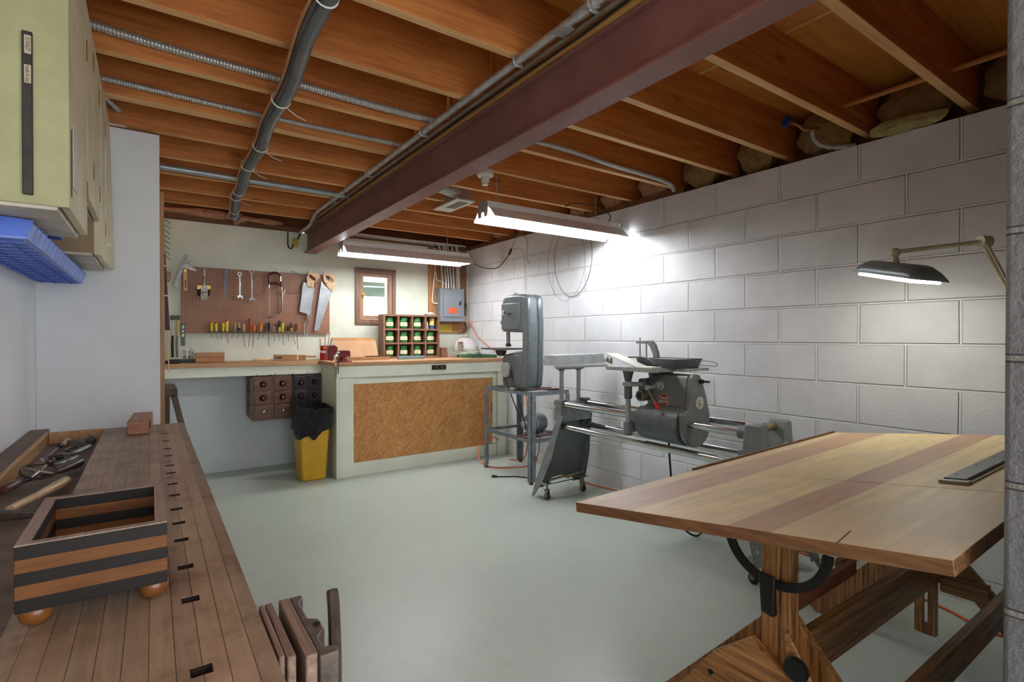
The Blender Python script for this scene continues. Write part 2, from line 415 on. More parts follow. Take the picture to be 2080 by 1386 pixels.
# rigid conduit pair along the beam
emt = thing('conduit', 'long straight silver conduit strapped beside the steel beam', 'conduit', (1.10, 2.5, 2.12))
obj('pipe', MB().tube(spline([(1.10, -.8, 2.168), (1.10, 1.0, 2.168), (1.10, 2.5, 2.168), (1.10, 4.0, 2.168), (1.10, 4.35, 2.165), (1.13, 4.6, 2.155), (1.15, 4.8, 2.14), (1.14, 5.08, 2.135)], 6), .0145, 14), GALV, emt)
for y in (1.19, 1.58, 2.38, 3.16, 3.91): obj('strap', MB().box(1.075, 1.125, y-.03, y-.015, 2.150, 2.1515).tube([(1.082, y-.022, 2.185), (1.082, y-.022, 2.16), (1.09, y-.022, 2.15), (1.10, y-.022, 2.148), (1.11, y-.022, 2.15), (1.118, y-.022, 2.16), (1.118, y-.022, 2.185)], .003, 6), GALV, emt)
obj('coupling', MB().cyl((1.10, 1.15, 2.168), (1.10, 1.24, 2.168), .018), GALV, emt)
obj('hanger_bracket', MB().box(1.08, 1.12, 1.27, 1.33, 2.150, 2.153), GALV, emt)
one('conduit', MB().tube([(1.137, -.8, 2.158), (1.137, 2.5, 2.158), (1.137, 4.4, 2.158), (1.155, 4.8, 2.15), (1.16, 5.08, 2.14)], .011, 12), plain('old_pipe', '8d7a68', .45, .7, .1, 15), 'dull brown pipe running between the silver conduit and the steel beam', 'pipe')
one('cable', MB().tube(spline([(1.163, -.8, 2.158), (1.163, .9, 2.16), (1.164, 1.3, 2.154), (1.166, 1.9, 2.160), (1.160, 2.5, 2.154), (1.165, 3.3, 2.158), (1.165, 5.0, 2.155)]), .0042, 8), plain('black_cable', '23221f', .5, 0, .1, 20), 'thin black cable clipped along the edge of the steel beam', 'cable')
# grey plastic supply pipe crossing under the joists
pp = [(.46, .6, 2.15), (.43, 1.2, 2.15), (.425, 1.55, 2.15), (.425, 1.8, 2.15), (.455, 2.2, 2.15), (.45, 2.6, 2.15), (.475, 2.95, 2.15), (.47, 3.4, 2.15), (.50, 3.8, 2.15), (.50, 4.1, 2.15), (.54, 4.5, 2.15), (.565, 4.8, 2.155), (.60, 5.0, 2.175), (.61, 5.13, 2.20)]
pipe = thing('drain_pipe', 'wavy dark grey plastic pipe hung below the joists left of the beam', 'pipe', (.45, 2.8, 2.12))
GP = plain('grey_plastic_pipe', '63666a', .42, 0, .08, 10)
obj('pipe', MB().tube(spline(pp, 6), .029, 18), GP, pipe)
TAN = plain('tan_wire', 'c2895a', .5, 0, .05, 20); ZIP = plain('white_plastic', 'e9e6de', .4, 0, .02, 20)
obj('tan_wire', MB().tube([p+V((-.036, 0, -.004+.006*math.sin(p.y*9))) for p in spline(pp, 6)], .0055, 8), TAN, pipe, label='tan wire tied along the pipe')
obj('thin_wire', MB().tube([p+V((-.024, 0, -.026+.004*math.sin(p.y*17))) for p in spline(pp, 6)], .0025, 6), plain('grey_wire', '3b3a38', .5, 0, .1, 20), pipe)
sp_ = spline(pp, 6)
for y in (1.56, 2.35, 2.95, 3.3, 3.95, 4.1, 4.55, 4.75):
    c = min(sp_, key=lambda p: abs(p.y-y)); ring = [(c.x+.036*math.cos(t)-.006, c.y, c.z-.001+.034*math.sin(t)) for t in [2*PI*k/16 for k in range(16)]]
    z = MB().tube(ring, .0028, 6, closed=True)
    if y in (2.35, 2.95, 3.3, 4.1): z.tube([(c.x+.02, c.y, c.z-.032), (c.x+.06, c.y+.01, c.z-.05), (c.x+.10, c.y+.03, c.z-.052)], .0018, 5)
    obj('cable_tie', z, ZIP, pipe)
obj('coupling', MB().cyl((.428, 1.33, 2.15), (.426, 1.40, 2.15), .034), ZIP, pipe, label='white coupling ring')
one('metal_pipe', MB().tube([(.05, 3.70, 2.165), (1.16, 3.72, 2.165)], .0185, 14), plain('grey_primed_pipe', 'a9b0b0', .4, .5, .05, 12), 'straight grey steel pipe running across left of the beam', 'pipe')
# insulation
def fluff(c, size, seed, n=14):
    rnd = random.Random(seed); mb = MB(); mb.ball((0, 0, 0), 1, 20)
    ph = [rnd.uniform(0, 6) for _ in range(6)]
    def d(p):
        k = 1+.22*math.sin(5*p.x+ph[0])*math.sin(4*p.y+ph[1])+.15*math.sin(9*p.z+ph[2]+3*p.x)+.09*math.sin(14*p.y+ph[3]+5*p.z)+.06*math.sin(23*p.x+ph[4])*math.sin(19*p.z+ph[5])
        return V((p.x*size[0]*k, p.y*size[1]*k, p.z*size[2]*k))+V(c)
    mb.v = [d(p) for p in mb.v]; return mb
def insmat(name, a, b_):
    m, nt, b, n, l = mk(name); v = coords(nt, (1, 1, 1)); f = noise(nt, v, 22, 6, .7)
    l(ramp(nt, f, [(.3, a), (.65, b_)]), b.inputs['Base Color']); b.inputs['Roughness'].default_value = .95
    bump(nt, b, noise(nt, v, 45, 6, .8), 1, .02); return m
YI = insmat('yellow_fibreglass', 'c0a860', 'f0dc9a'); PI_ = insmat('pink_fibreglass', 'c98a66', 'f0bfa0'); BI = insmat('brown_fibreglass', '9c7c4a', 'caa468')
for i in range(len(rj)-1):
    a, b_ = rj[i]+.004, rj[i+1]-.042
    if b_ < .3: continue
    m = BI if i < 6 else PI_
    mb = fluff((RW+.060, (a+b_)/2, 2.275), (.055, (b_-a)/2*.84, .115), i)
    tag(obj('insulation', mb, m, origin=(RW+.06, (a+b_)/2, 2.3), sub=1), '%s fibreglass batt stuffed above the block wall, bay %s from the back wall' % ('brownish' if i < 6 else 'pink', ords[len(rj)-2-i]), 'insulation', 'insulation above the block wall', 'stuff')
tag(obj('insulation', fluff((RW+.000, .985, 2.176), (.05, .145, .040), 40), YI, sub=1), 'bright yellow torn insulation lying on top of the block wall', 'insulation', kind='stuff')
tag(obj('insulation', fluff((.42, BY+.0, 2.212), (.38, .06, .034), 51), PI_, sub=1), 'orange pink insulation strip along the top of the back wall', 'insulation', kind='stuff')
tag(obj('insulation', fluff((.635, BY+.00, 2.20), (.06, .05, .045), 52), PI_, sub=1), 'pink insulation tuft around the end of the grey drain pipe', 'insulation', kind='stuff')
tag(obj('insulation', fluff((.86, BY+.0, 2.206), (.16, .05, .025), 53), PI_, sub=1), 'ragged pink insulation strip between the pipe and the beam', 'insulation', kind='stuff')
# thin wooden rod, blue valve with steel hose at right
one('wooden_rod', MB().cyl((2.70, -.3, 2.26), (2.70, 1.19, 2.26), .011), wood('rod_wood', 'a05f24', 'c07a34', 'd39450', 'Y', 1), 'thin copper coloured rod running through the joists at upper right', 'rod')
va = thing('shutoff_valve', 'blue handled valve with ribbed hose above the block wall', 'valve', (2.74, 1.35, 2.25))
obj('handwheel', MB().lathe([(.004, 0), (.026, .0), (.028, .006), (.024, .012), (.008, .01)], (2.72, 1.43, 2.285), (-.6, .2, 0), 12), plain('blue_enamel', '1f3f86', .35, 0, .1, 20), va)
obj('valve_body', MB().cyl((2.72, 1.43, 2.285), (2.78, 1.40, 2.27), .007).tube(spline([(2.78, 1.40, 2.27), (2.80, 1.385, 2.25), (2.82, 1.36, 2.245), (2.86, 1.34, 2.25)]), .009, 10), plain('copper', 'a8754c', .35, .9, .1, 20), va)
obj('hose', flex(spline([(2.84, 1.36, 2.24), (2.845, 1.355, 2.20), (2.87, 1.33, 2.165), (2.92, 1.28, 2.150), (2.99, 1.22, 2.156)]), .012, .008), FLEX, va)

# ---- lamp holder on the ceiling
lh = thing('lamp_holder', 'white porcelain ceiling lamp holder without a bulb right of the beam', 'lamp holder', (1.68, 2.72, 2.11))
obj('base', MB().lathe([(.05, .0), (.052, -.012), (.045, -.022), (.02, -.024)], (1.68, 2.72, 2.165), n=28), ZIP, lh)
obj('mount_block', MB().box(1.64, 1.72, 2.69, 2.75, 2.166, 2.1858), ZIP, lh)
obj('socket', MB().lathe([(.024, 0), (.024, -.03), (.019, -.032), (.019, -.05), (.012, -.05)], (1.68, 2.72, 2.142), n=24), ZIP, lh)
obj('pull_chain', MB().tube([(1.70, 2.73, 2.12), (1.70, 2.73, 2.06)], .0012, 5), ZIP, lh)
# ---- duct boot and register
vt = thing('air_register', 'white ceiling register under a galvanised duct boot', 'vent', (1.9, 3.48, 2.12))
obj('grille', MB().box(1.80, 1.95, 3.30, 3.68, 2.150, 2.162), CREAM, vt, bev=.002)
obj('louvre', MB().box(1.845, 1.92, 3.34, 3.55, 2.147, 2.150), plain('grey_mesh', '7c7d79', .5, .3, .1, 60), vt)
obj('duct_boot', MB().hexa([(1.81, 3.31, 2.162), (1.94, 3.31, 2.162), (1.94, 3.67, 2.162), (1.81, 3.67, 2.162)], [(1.83, 3.36, 2.30), (1.92, 3.36, 2.30), (1.92, 3.50, 2.30), (1.83, 3.50, 2.30)]), GALV, vt)
obj('duct', MB().tube([(1.30, 3.36, 2.245), (1.65, 3.36, 2.24), (1.84, 3.36, 2.21)], .04, 18), GALV, vt)

# ---- fluorescent shop lights
tm, tnt, tb, tn, tl = mk('lit_tube'); tb.inputs['Base Color'].default_value = (1, 1, 1, 1)
tb.inputs['Emission Color'].default_value = (.94, .97, 1, 1); tb.inputs['Emission Strength'].default_value = TUBE
LW = plain('lamp_white_enamel', 'f2f2f0', .35, 0, .02, 20)
def shop_light(x0, x1, yc, z, label, group=None):
    t = thing('fluorescent_light', label, 'light', ((x0+x1)/2, yc, z), group)
    obj('housing', MB().prism([(yc-.05, z+.045), (yc+.05, z+.045), (yc+.042, z+.10), (yc-.042, z+.10)], 'X', x0, x1), LW, t, bev=.002)
    mb = MB()
    for s in (-1, 1):
        pts = [(yc+s*.048, z+.062), (yc+s*.075, z+.045), (yc+s*.125, z-.008), (yc+s*.125, z-.012), (yc+s*.073, z+.042), (yc+s*.046, z+.058)]
        mb.prism(pts, 'X', x0+.005, x1-.005)
    obj('reflector', mb, LW, t)
    for x in (x0-.004, x1+.001): obj('end_plate', MB().prism([(yc-.06, z+.03), (yc-.05, z+.0), (yc-.02, z+.0), (yc-.01, z+.03), (yc+.01, z+.03), (yc+.02, z), (yc+.05, z), (yc+.06, z+.03), (yc+.05, z+.1), (yc-.05, z+.1)], 'X', x, x+.003), GALV, t)
    for s in (-1, 1):
        obj('tube', MB().cyl((x0+.012, yc+s*.04, z+.012), (x1-.012, yc+s*.04, z+.012), .019, n=16), tm, t, label='glowing fluorescent tube')
    for x in (x0+.10, x1-.22):
        c = MB(); zz = z+.10; k = 0
        while zz < 2.185:
            r = [(.005*math.cos(a), .009*math.sin(a)) for a in [2*PI*i/8 for i in range(8)]]
            c.tube([(x+(p[0] if k % 2 else 0), yc+(0 if k % 2 else p[0]), zz+.009+p[1]) for p in r], .0012, 5, closed=True); zz += .0145; k += 1
        obj('hanging_chain', c, GALV, t)
    return t
SL1 = shop_light(1.715, 2.895, 2.80, 1.915, 'near fluorescent shop light hanging beside the block wall')
SL2 = shop_light(1.32, 2.535, 4.43, 1.875, 'far fluorescent shop light hanging in front of the small window')
BLK = plain('black_rubber', '242424', .5, 0, .1, 20)
PC1 = one('power_cord', MB().tube(spline([(2.70, 2.80, 2.015), (2.83, 2.84, 2.03), (2.87, 2.85, 2.09), (2.80, 2.9, 2.15), (2.6, 2.95, 2.165), (2.52, 2.96, 2.13)]), .004, 8), BLK, 'black cord looping from the top of the near shop light', 'cord')
PC2 = one('power_cord', MB().tube(spline([(2.54, 4.43, 1.93), (2.6, 4.4, 1.88), (2.7, 4.35, 1.84), (2.8, 4.3, 1.85), (2.86, 4.25, 1.93), (2.89, 4.22, 1.99)]), .004, 8).cyl((2.885, 4.225, 1.975), (2.90, 4.21, 2.03), .011), BLK, 'black cord with plug sagging from the right end of the far shop light', 'cord')
part_of(PC1, SL1); part_of(PC2, SL2)
TW = plain('beige_string', 'b9a58e', .6, 0, .05, 20)
one('hanging_string', MB().tube(spline([(2.90, 4.21, 2.03), (2.92, 4.15, 2.13), (2.93, 4.05, 2.13), (2.93, 3.98, 2.05), (2.93, 4.0, 1.93), (2.93, 3.96, 1.86)]), .003, 6).tube(spline([(2.90, 4.2, 2.03), (2.93, 4.08, 2.01), (2.935, 4.04, 1.9), (2.935, 4.03, 1.62)]), .0025, 6), TW, 'beige cord loops hanging on the block wall above the bandsaw', 'cord')
WIRE = plain('wire_grey', '6a6d71', .4, .7, .05, 20)
def wloop(cy, cz, ry, rz, x, th): return MB().tube([(x+.004*math.sin(3*t), cy+ry*math.sin(t), cz+rz*math.cos(t)) for t in [2*PI*k/48 for k in range(48)]], th, 6, closed=True)
one('blade_hoop', wloop(3.36, 1.84, .235, .33, RW-.008, .0022), WIRE, 'large hoop of thin bandsaw blade hung on the block wall', 'blade')  # spare bandsaw blade hung as a hoop
one('blade_hoop', wloop(3.44, 1.81, .24, .33, RW-.016, .0012), WIRE, 'finer wire hoop hung just left of the larger hoop on the block wall', 'blade')
one('yellow_plug_adapter', MB().box(1.085, 1.125, BY-.055, BY-.017, 2.00, 2.075), plain('yellow_plastic', 'c9a52c', .5, 0, .05, 20), 'small yellow block hooked on the back wall beside the beam end', 'adapter', bev=.006)
one('wall_hook', MB().tube(spline([(1.045, BY-.012, 2.135), (1.045, BY-.012, 2.02), (1.055, BY-.03, 1.985), (1.075, BY-.035, 1.985), (1.08, BY-.035, 2.02)]), .006, 8).cyl((1.13, BY-.03, 2.075), (1.15, BY-.03, 2.13), .007), DKMET, 'dark bent metal hook holding the yellow block', 'hook')

# ================================================================= upper left cabinets
CG = plain('pale_green_cabinet_paint', 'b3b385', .5, 0, .05, 5); CC = plain('cream_cabinet_paint', 'd8ccab', .5, 0, .05, 6, 0); CB = plain('brown_cabinet_side', '9a8060', .6, 0, .06, 5)
CXF = -.173
def door(name, t, y0, y1, z0, z1, hinges, wear=None):
    d = obj(name, MB().box(CXF+.001, CXF+.019, y0, y1, z0, z1), CC, t, bev=.002)
    for hz in hinges: obj('hinge', MB().box(CXF+.0195, CXF+.0215, y1-.012, y1-.004, hz-.03, hz+.03), plain('rusty_brass', '8a6234', .5, .5, .1, 20), d)
    return d
# near cabinet: green end panel, underside at 1.462
t = thing('wall_cabinet', 'near wall cabinet with worn pale green side and cream doors', 'cabinet', (-.29, 1.9, 1.462))
obj('body', MB().box(-.414, CXF, 1.617, 2.02, 1.478, 2.17), CC, t)
obj('side_panel', MB().box(-.414, CXF+.019, 1.600, 1.616, 1.468, 2.17), CG, t, bev=.002, label='pale green end panel')
obj('bottom_panel', MB().box(-.414, CXF-.004, 1.606, 2.02, 1.460, 1.477), plain('grimy_white', 'cfc6b4', .6, 0, .08, 7), t)
door('door', t, 1.618, 2.02, 1.470, 2.168, (1.60, 2.02))
doc = plain('grey_paper', 'cfcabf', .7, 0, .03, 20)
obj('peeling_paper', MB().box(CXF+.020, CXF+.0212, 1.66, 1.74, 1.53, 1.68), doc, t)
obj('missing_strip', MB().box(CXF+.0195, CXF+.0205, 1.625, 1.635, 1.50, 1.66), plain('bare_dark_wood', '4b2d16', .8, 0, .1, 12), t, label='dark gap where the edge has split')
# far run of cabinets, hung lower at the end
t = thing('wall_cabinet', 'middle wall cabinet with plain cream door above an open shelf', 'cabinet', (-.29, 2.25, 1.60))
obj('body', MB().box(-.414, CXF, 2.025, 2.50, 1.615, 2.17), CC, t)
obj('bottom_panel', MB().box(-.414, CXF-.004, 2.025, 2.50, 1.595, 1.612), plain('grimy_white', ''), t)
door('door', t, 2.026, 2.245, 1.600, 2.168, (1.72, 2.08))
door('door', t, 2.249, 2.50, 1.600, 2.168, (1.70, 2.06))
t = thing('wall_cabinet', 'far wall cabinet hung lowest against the grey partition, door ajar', 'cabinet', (-.29, 2.8, 1.475))
obj('body', MB().box(-.414, CXF, 2.506, 3.095, 1.492, 2.17), CC, t)
obj('side_panel', MB().box(-.414, CXF-.0, 2.502, 2.5055, 1.48, 1.60), CB, t, label='brown lower side panel')
obj('bottom_panel', MB().box(-.414, CXF-.004, 2.51, 3.09, 1.472, 1.489), plain('grimy_white', ''), t)
obj('face_frame', MB().box(CXF, CXF+.018, 2.506, 2.57, 1.476, 2.168), CC, t, bev=.002)
door('door', t, 2.574, 2.80, 1.480, 2.168, (1.62, 2.04))
dd = obj('door', MB().xf(Matrix()) if False else MB().hexa([(CXF+.002, 2.804, 1.480), (CXF+.024, 2.804, 1.480), (CXF+.036, 3.085, 1.480), (CXF+.016, 3.085, 1.480)], [(CXF+.002, 2.804, 2.168), (CXF+.020, 2.804, 2.168), (CXF+.020, 3.085, 2.168), (CXF+.002, 3.085, 2.168)]), CC, t, bev=.002)
obj('catch', MB().ball((CXF+.028, 2.83, 1.56), .007), ZIP, dd)
# magnetic strip with two paper labels on the green panel
ms = thing('magnetic_tool_strip', 'black vertical bar with two paper labels on the green cabinet side', 'strip', (-.23, 1.597, 1.5))
bx = [at(46, 300, Y=1.598).x, at(68, 300, Y=1.598).x]; bz = [at(57, 396, Y=1.598).z, at(57, 66, Y=1.598).z]
obj('bar', MB().box(bx[0], bx[1], 1.589, 1.599, bz[0], bz[1]), plain('black_worn', '332f2b', .5, 0, .25, 18), ms, bev=.002)
for (ya, yb), s in (((73, 107), 'STANLEY'), ((133, 167), 'made in usa')):
    p, q = at(49, yb, Y=1.588), at(63, ya, Y=1.588)
    lb = obj('paper_label', MB().box(p.x, q.x, 1.5875, 1.589, p.z, q.z), plain('label_paper', 'cfc0a6', .7, 0, .05, 30), ms)
    text('lettering', s, .011, BLK, lb, plane_m(((p.x+q.x)/2, 1.5872, (p.z+q.z)/2), (0, 0, -1), (1, 0, 0)), .0002, sx=.7)

# blue wall bins under the near cabinet
BB = plain('blue_plastic', '5577dc', .4, 0, .05, 10)
t = thing('blue_storage_rack', 'long blue plastic slotted rack mounted under the wall cabinets', 'rack', (-.35, 2.2, 1.40))
mb = MB(); y0, y1 = 1.74, 3.05; zb = 1.407; xl = -.250
mb.box(-.412, xl, y0, y1, zb, zb+.004).box(-.412, -.408, y0, y1, zb+.004, zb+.052)
obj('tray', mb, plain('blue_plastic_bounce_lit', '8aa5ee', .4, 0, .05, 10), t)  # lighter blue paints floor bounce onto the underside; label tabs share it
n_ = 18; st = (y1-y0)/n_
lipm = plain('blue_plastic_bounce_lit', '7d9bea', .4, 0, .05, 10)
for i in range(n_):
    a = y0+i*st
    obj('label_tab', MB().hexa([(xl-.002, a+.008, zb), (xl, a+.008, zb), (xl, a+st-.008, zb), (xl-.002, a+st-.008, zb)], [(xl+.010, a+.008, zb+.040), (xl+.012, a+.008, zb+.040), (xl+.012, a+st-.008, zb+.040), (xl+.010, a+st-.008, zb+.040)]), lipm, t)
for i in range(n_+1):
    a = y0+i*st
    obj('divider', MB().prism([(-.408, zb+.004), (xl, zb+.004), (xl+.014, zb+.046), (xl-.03, zb+.05), (-.408, zb+.052)], 'Y', a-.0015, a+.0015), BB, t)
for i in range(n_):
    a = y0+(i+.5)*st
    rb = MB().box(-.40, xl-.01, a-.0015, a+.0015, zb-.004, zb-.0002)
    for x in (-.385, -.34, -.285): rb.cyl((x, a, zb-.006), (x, a, zb-.0002), .005, n=8)
    obj('underside_rib', rb, plain('blue_plastic_dark', '3a57b0', .4, 0, .05, 10), t)
t = thing('blue_bin', 'small blue plastic bin hanging behind the near cabinet', 'bin', (-.33, 2.2, 1.44))
obj('bin', MB().box(-.40, -.24, 2.12, 2.30, 1.490, 1.494).box(-.244, -.24, 2.12, 2.30, 1.494, 1.52).box(-.40, -.24, 2.12, 2.124, 1.494, 1.55).box(-.40, -.24, 2.296, 2.30, 1.494, 1.55), BB, t)

# ================================================================= back bench
BT = .958
TOPW = wood('worktop_wood', '8f5d38', 'b98a60', 'd0a680', 'X', 1.1, .5, streak=12)
FR = 4.335
one('worktop', MB().box(1.235, 2.945, FR, BY-.004, BT-.03, BT), TOPW, 'deep worn wooden worktop of the right part of the back bench', 'worktop', bev=.002)
one('worktop', MB().box(.034, 1.233, 4.80, BY-.004, BT-.035, BT), TOPW, 'shallow wooden worktop of the left part of the back bench', 'worktop', bev=.002)
wb = thing('bench_cabinet', 'pale green painted bench base with large chipboard panel', 'workbench', (2.1, 4.7, 0))
b0 = BT-.031
obj('side_panel', MB().box(1.256, 1.274, 4.352, BY-.004, 0, b0), CREAM, wb)
obj('apron', MB().box(1.256, 2.944, 4.345, 4.372, .83, b0), CREAM, wb, bev=.0015)
obj('leg', MB().box(1.275, 1.398, 4.352, 4.40, 0, .828), CREAM, wb, bev=.0015)
obj('leg', MB().box(2.835, 2.944, 4.352, 4.40, 0, .828), CREAM, wb, bev=.0015)
obj('top_rail', MB().box(1.40, 2.833, 4.378, 4.41, .77, .829), CREAM, wb)
obj('side_rail', MB().box(2.79, 2.833, 4.378, 4.41, .11, .769), CREAM, wb)
obj('kick_board', MB().box(1.40, 2.833, 4.366, 4.392, 0, .108), CREAM, wb)
def osb():
    m, nt, b, n, l = mk('chipboard')
    c = None
    for i, (sx, sz, ang) in enumerate(((38, 110, .5), (110, 36, -.3), (60, 75, .9), (34, 90, -1.0))):
        tc = n('ShaderNodeTexCoord'); mp = n('ShaderNodeMapping'); mp.vector_type = 'TEXTURE'
        mp.inputs['Rotation'].default_value = (0, ang, 0); mp.inputs['Scale'].default_value = (1/sx, 1, 1/sz); mp.inputs['Location'].default_value = (i*.37, 0, i*.21)
        l(tc.outputs['Object'], mp.inputs[0]); vo = n('ShaderNodeTexVoronoi'); vo.inputs['Scale'].default_value = 1; l(mp.outputs[0], vo.inputs['Vector'])
        sr = n('ShaderNodeSeparateColor'); l(vo.outputs['Color'], sr.inputs[0])
        ci = ramp(nt, sr.outputs[0], [(0, '9a6034'), (.4, 'b97f48'), (.75, 'cf9a5e'), (1, 'e6bd86')])
        c = ci if c is None else mixc(nt, .5, c, ci)
    c2 = ramp(nt, noise(nt, coords(nt, (1, 1, 1)), 4.5, 5, .65), [(.35, 'a05c28'), (.65, 'cf9654')])
    l(mixc(nt, .35, c, c2), b.inputs['Base Color']); b.inputs['Roughness'].default_value = .4; return m
def noise_vec(nt, vec):
    t = nt.nodes.new('ShaderNodeTexNoise'); t.inputs['Scale'].default_value = .8; t.inputs['Detail'].default_value = 3; nt.links.new(vec, t.inputs['Vector'])
    m = nt.nodes.new('ShaderNodeVectorMath'); m.operation = 'MULTIPLY_ADD'; m.inputs[1].default_value = (2.5, 2.5, 2.5)
    nt.links.new(t.outputs[1], m.inputs[0]); nt.links.new(vec, m.inputs[2]); return m.outputs[0]
pn = obj('chipboard_panel', MB().box(1.40, 2.789, 4.385, 4.40, .109, .769), osb(), wb, label='orange brown chipboard panel')
for x in (1.405, 2.78): obj('finger_slot', MB().box(x, x+.006, 4.383, 4.386, .42, .52), plain('slot_dark', '2a1a10', .8), pn)
ol = thing('power_outlet', 'dark brown double outlet on the bench front edge', 'outlet', (2.19, 4.34, .88))
p = at(877, 749, Y=4.343); q = at(905, 743, Y=4.343)
obj('plate', MB().box(p.x, q.x, 4.330, 4.344, .870, .912), plain('bakelite', '2c1d18', .3, 0, .1, 20), ol, bev=.003)
for k in (.3, .7):
    obj('socket', MB().cyl((p.x+(q.x-p.x)*k, 4.3295, .891), (p.x+(q.x-p.x)*k, 4.326, .891), .014, n=16), plain('bakelite_worn', '5c4a42', .3, 0, .1, 30), ol)
ba = thing('bench_apron', 'pale green board under the left worktop with nail heads', 'board', (.6, 4.82, .84))
obj('board', MB().box(.034, 1.254, 4.815, 4.84, .845, BT-.036), CREAM, ba)
for cx_, cy2 in ((1050, 600), (1188, 602), (1232, 594), (1365, 596), (1413, 588), (1552, 582), (1680, 584)):
    p = at(310+cx_/4.952, 640+cy2/4.952, Y=4.815); obj('nail', MB().cyl((p.x, 4.815, p.z), (p.x, 4.812, p.z), .0045, n=8), DKMET, ba)

# treadle drawer stacks hung under the left worktop
WB = wood('walnut_drawer', '38221a', '66412f', '8a604a', 'X', 2, .35, streak=10); BLKW = wood('ebony_drawer', '1c1718', '332a2b', '504445', 'X', 2, .35, streak=10)
def stack(x0, ncol, cw, m, label, zt=.838, yf=4.80, knobm=None, hs=(.115, .115, .115)):
    t = thing('drawer_stack', label, 'drawer cabinet', (x0+ncol*cw/2, yf+.15, zt-sum(hs)-.025))
    zb = zt-sum(hs)-.028
    obj('case', MB().box(x0, x0+ncol*cw, yf+.012, yf+.30, zb, zt), m, t, bev=.003)
    obj('side_moulding', MB().box(x0-.012, x0-.0005, yf+.02, yf+.03, zb+.02, zt-.01).box(x0-.012, x0-.0005, yf+.26, yf+.27, zb+.02, zt-.01).box(x0-.012, x0-.0005, yf+.03, yf+.26, zb+.10, zb+.11).box(x0-.012, x0-.0005, yf+.03, yf+.26, zb+.22, zb+.23), m, t)
    for c in range(ncol):
        z = zt-.012
        for r in range(3):
            h = hs[r]; a, b_ = x0+c*cw+.012, x0+(c+1)*cw-.012; xm = (a+b_)/2; zm = z-h/2
            d = obj('drawer', MB().box(a, b_, yf, yf+.0115, z-h+.006, z-.004), m, t, bev=.003)
            if r < 2:
                R = min(b_-a, h)*.36
                oc = [(xm+R*1.12*math.cos(k*PI/4+PI/8), zm+R*1.12*math.sin(k*PI/4+PI/8)) for k in range(8)]; ic = [(xm+R*.92*math.cos(k*PI/4+PI/8), zm+R*.92*math.sin(k*PI/4+PI/8)) for k in range(8)]
                obj('carved_frame', MB().ring(oc, ic, 'Y', yf-.005, yf), m, d)
                obj('carved_ring', MB().lathe([(R*.5, 0), (R*.62, .007), (R*.74, 0)], (xm, yf, zm), (0, -1, 0), 20), m, d)
            else:
                for g in (.014, .026):
                    obj('carved_frame', MB().ring([(a+g, z-h+.006+g), (b_-g, z-h+.006+g), (b_-g, z-.004-g), (a+g, z-.004-g)], [(a+g+.005, z-h+.011+g), (b_-g-.005, z-h+.011+g), (b_-g-.005, z-.009-g), (a+g+.005, z-.009-g)], 'Y', yf-.004, yf), m, d)
            obj('knob', MB().lathe([(.006, 0), (.006, .008), (.013, .014), (.013, .02), (.007, .025)], (xm, yf, zm), (0, -1, 0), 14), knobm if (knobm and r == 2) else m, d, label='pale metal knob' if (knobm and r == 2) else None)
            z -= h
stack(.700, 2, .153, WB, 'brown carved drawer stack with two columns of round knobs under the worktop', knobm=plain('old_nickel', '9a938c', .3, .9, .1, 30))
stack(1.0195, 2, .117, BLKW, 'black carved drawer stack beside the brown one, behind the black bin bag')

# waste bin with bag
t = thing('waste_bin', 'tall yellow plastic waste bin in front of the bench end', 'bin', (1.1, 4.5, 0))
YP = plain('yellow_plastic_bin', 'c99a1c', .4, 0, .04, 5)
bb = [(.998, 4.405), (1.188, 4.405), (1.198, 4.62), (.998, 4.62)]; tb_ = [(.972, 4.375), (1.215, 4.375), (1.225, 4.66), (.972, 4.66)]
obj('body', MB().hexa([(x, y, .0) for x, y in bb], [(x, y, .545) for x, y in tb_]), YP, t, bev=.02, seg=4)
def bagmesh():
    mb = MB(); N = 56; rows = []
    cx0, cy0 = 1.095, 4.515
    def outline(k, ex):
        a = 2*PI*k/N; c, s = math.cos(a), math.sin(a); r = (abs(c)**14+abs(s)**14)**(-1/14)
        return 1.0985+c*r*(.124+ex), 4.5175+s*r*(.1445+ex)
    prof = [(.006, -.13), (.012, -.09), (.010, -.04), (.020, .01), (.016, .035), (.002, .045), (-.012, .02), (-.03, -.03), (-.07, -.10)]
    rnd = random.Random(3)
    for j, (ex, dz) in enumerate(prof):
        for k in range(N):
            a = 2*PI*k/N
            x, y = outline(k, ex)
            low = .075*math.sin(a+.78)+.018*math.sin(5*a)+.012*math.sin(9*a+1)
            base = .55+ (.07 if j in (3, 4, 5) else 0)*(.5+.5*math.sin(a-1.2))**2 + (low if j < 2 else low*.55 if j == 2 else low*.15)
            j2 = rnd.uniform(-.005, .005); wr = .006*math.sin(13*a+j*1.1)+.004*math.sin(23*a-j); base += .012*math.sin(11*a+j*2)*(j > 2)
            mb.v.append(V((x+(wr+j2)*math.cos(a), y+(wr+j2)*math.sin(a), base+dz)))
    m_ = len(prof)
    for j in range(m_-1):
        for k in range(N): mb.f.append((j*N+k, j*N+(k+1) % N, (j+1)*N+(k+1) % N, (j+1)*N+k))
    return mb
bagm, bnt, bb_, bn, bl = mk('black_bag'); bb_.inputs['Base Color'].default_value = lin('15161a'); bb_.inputs['Roughness'].default_value = .16
bump(bnt, bb_, noise(bnt, coords(bnt, (1, 1, 1)), 22, 4, .6, 2.5), 1.0, .03)
one('bin_bag', bagmesh(), bagm, 'shiny black bin bag folded over the rim of the yellow bin', 'bag', sub=1, smooth=3)

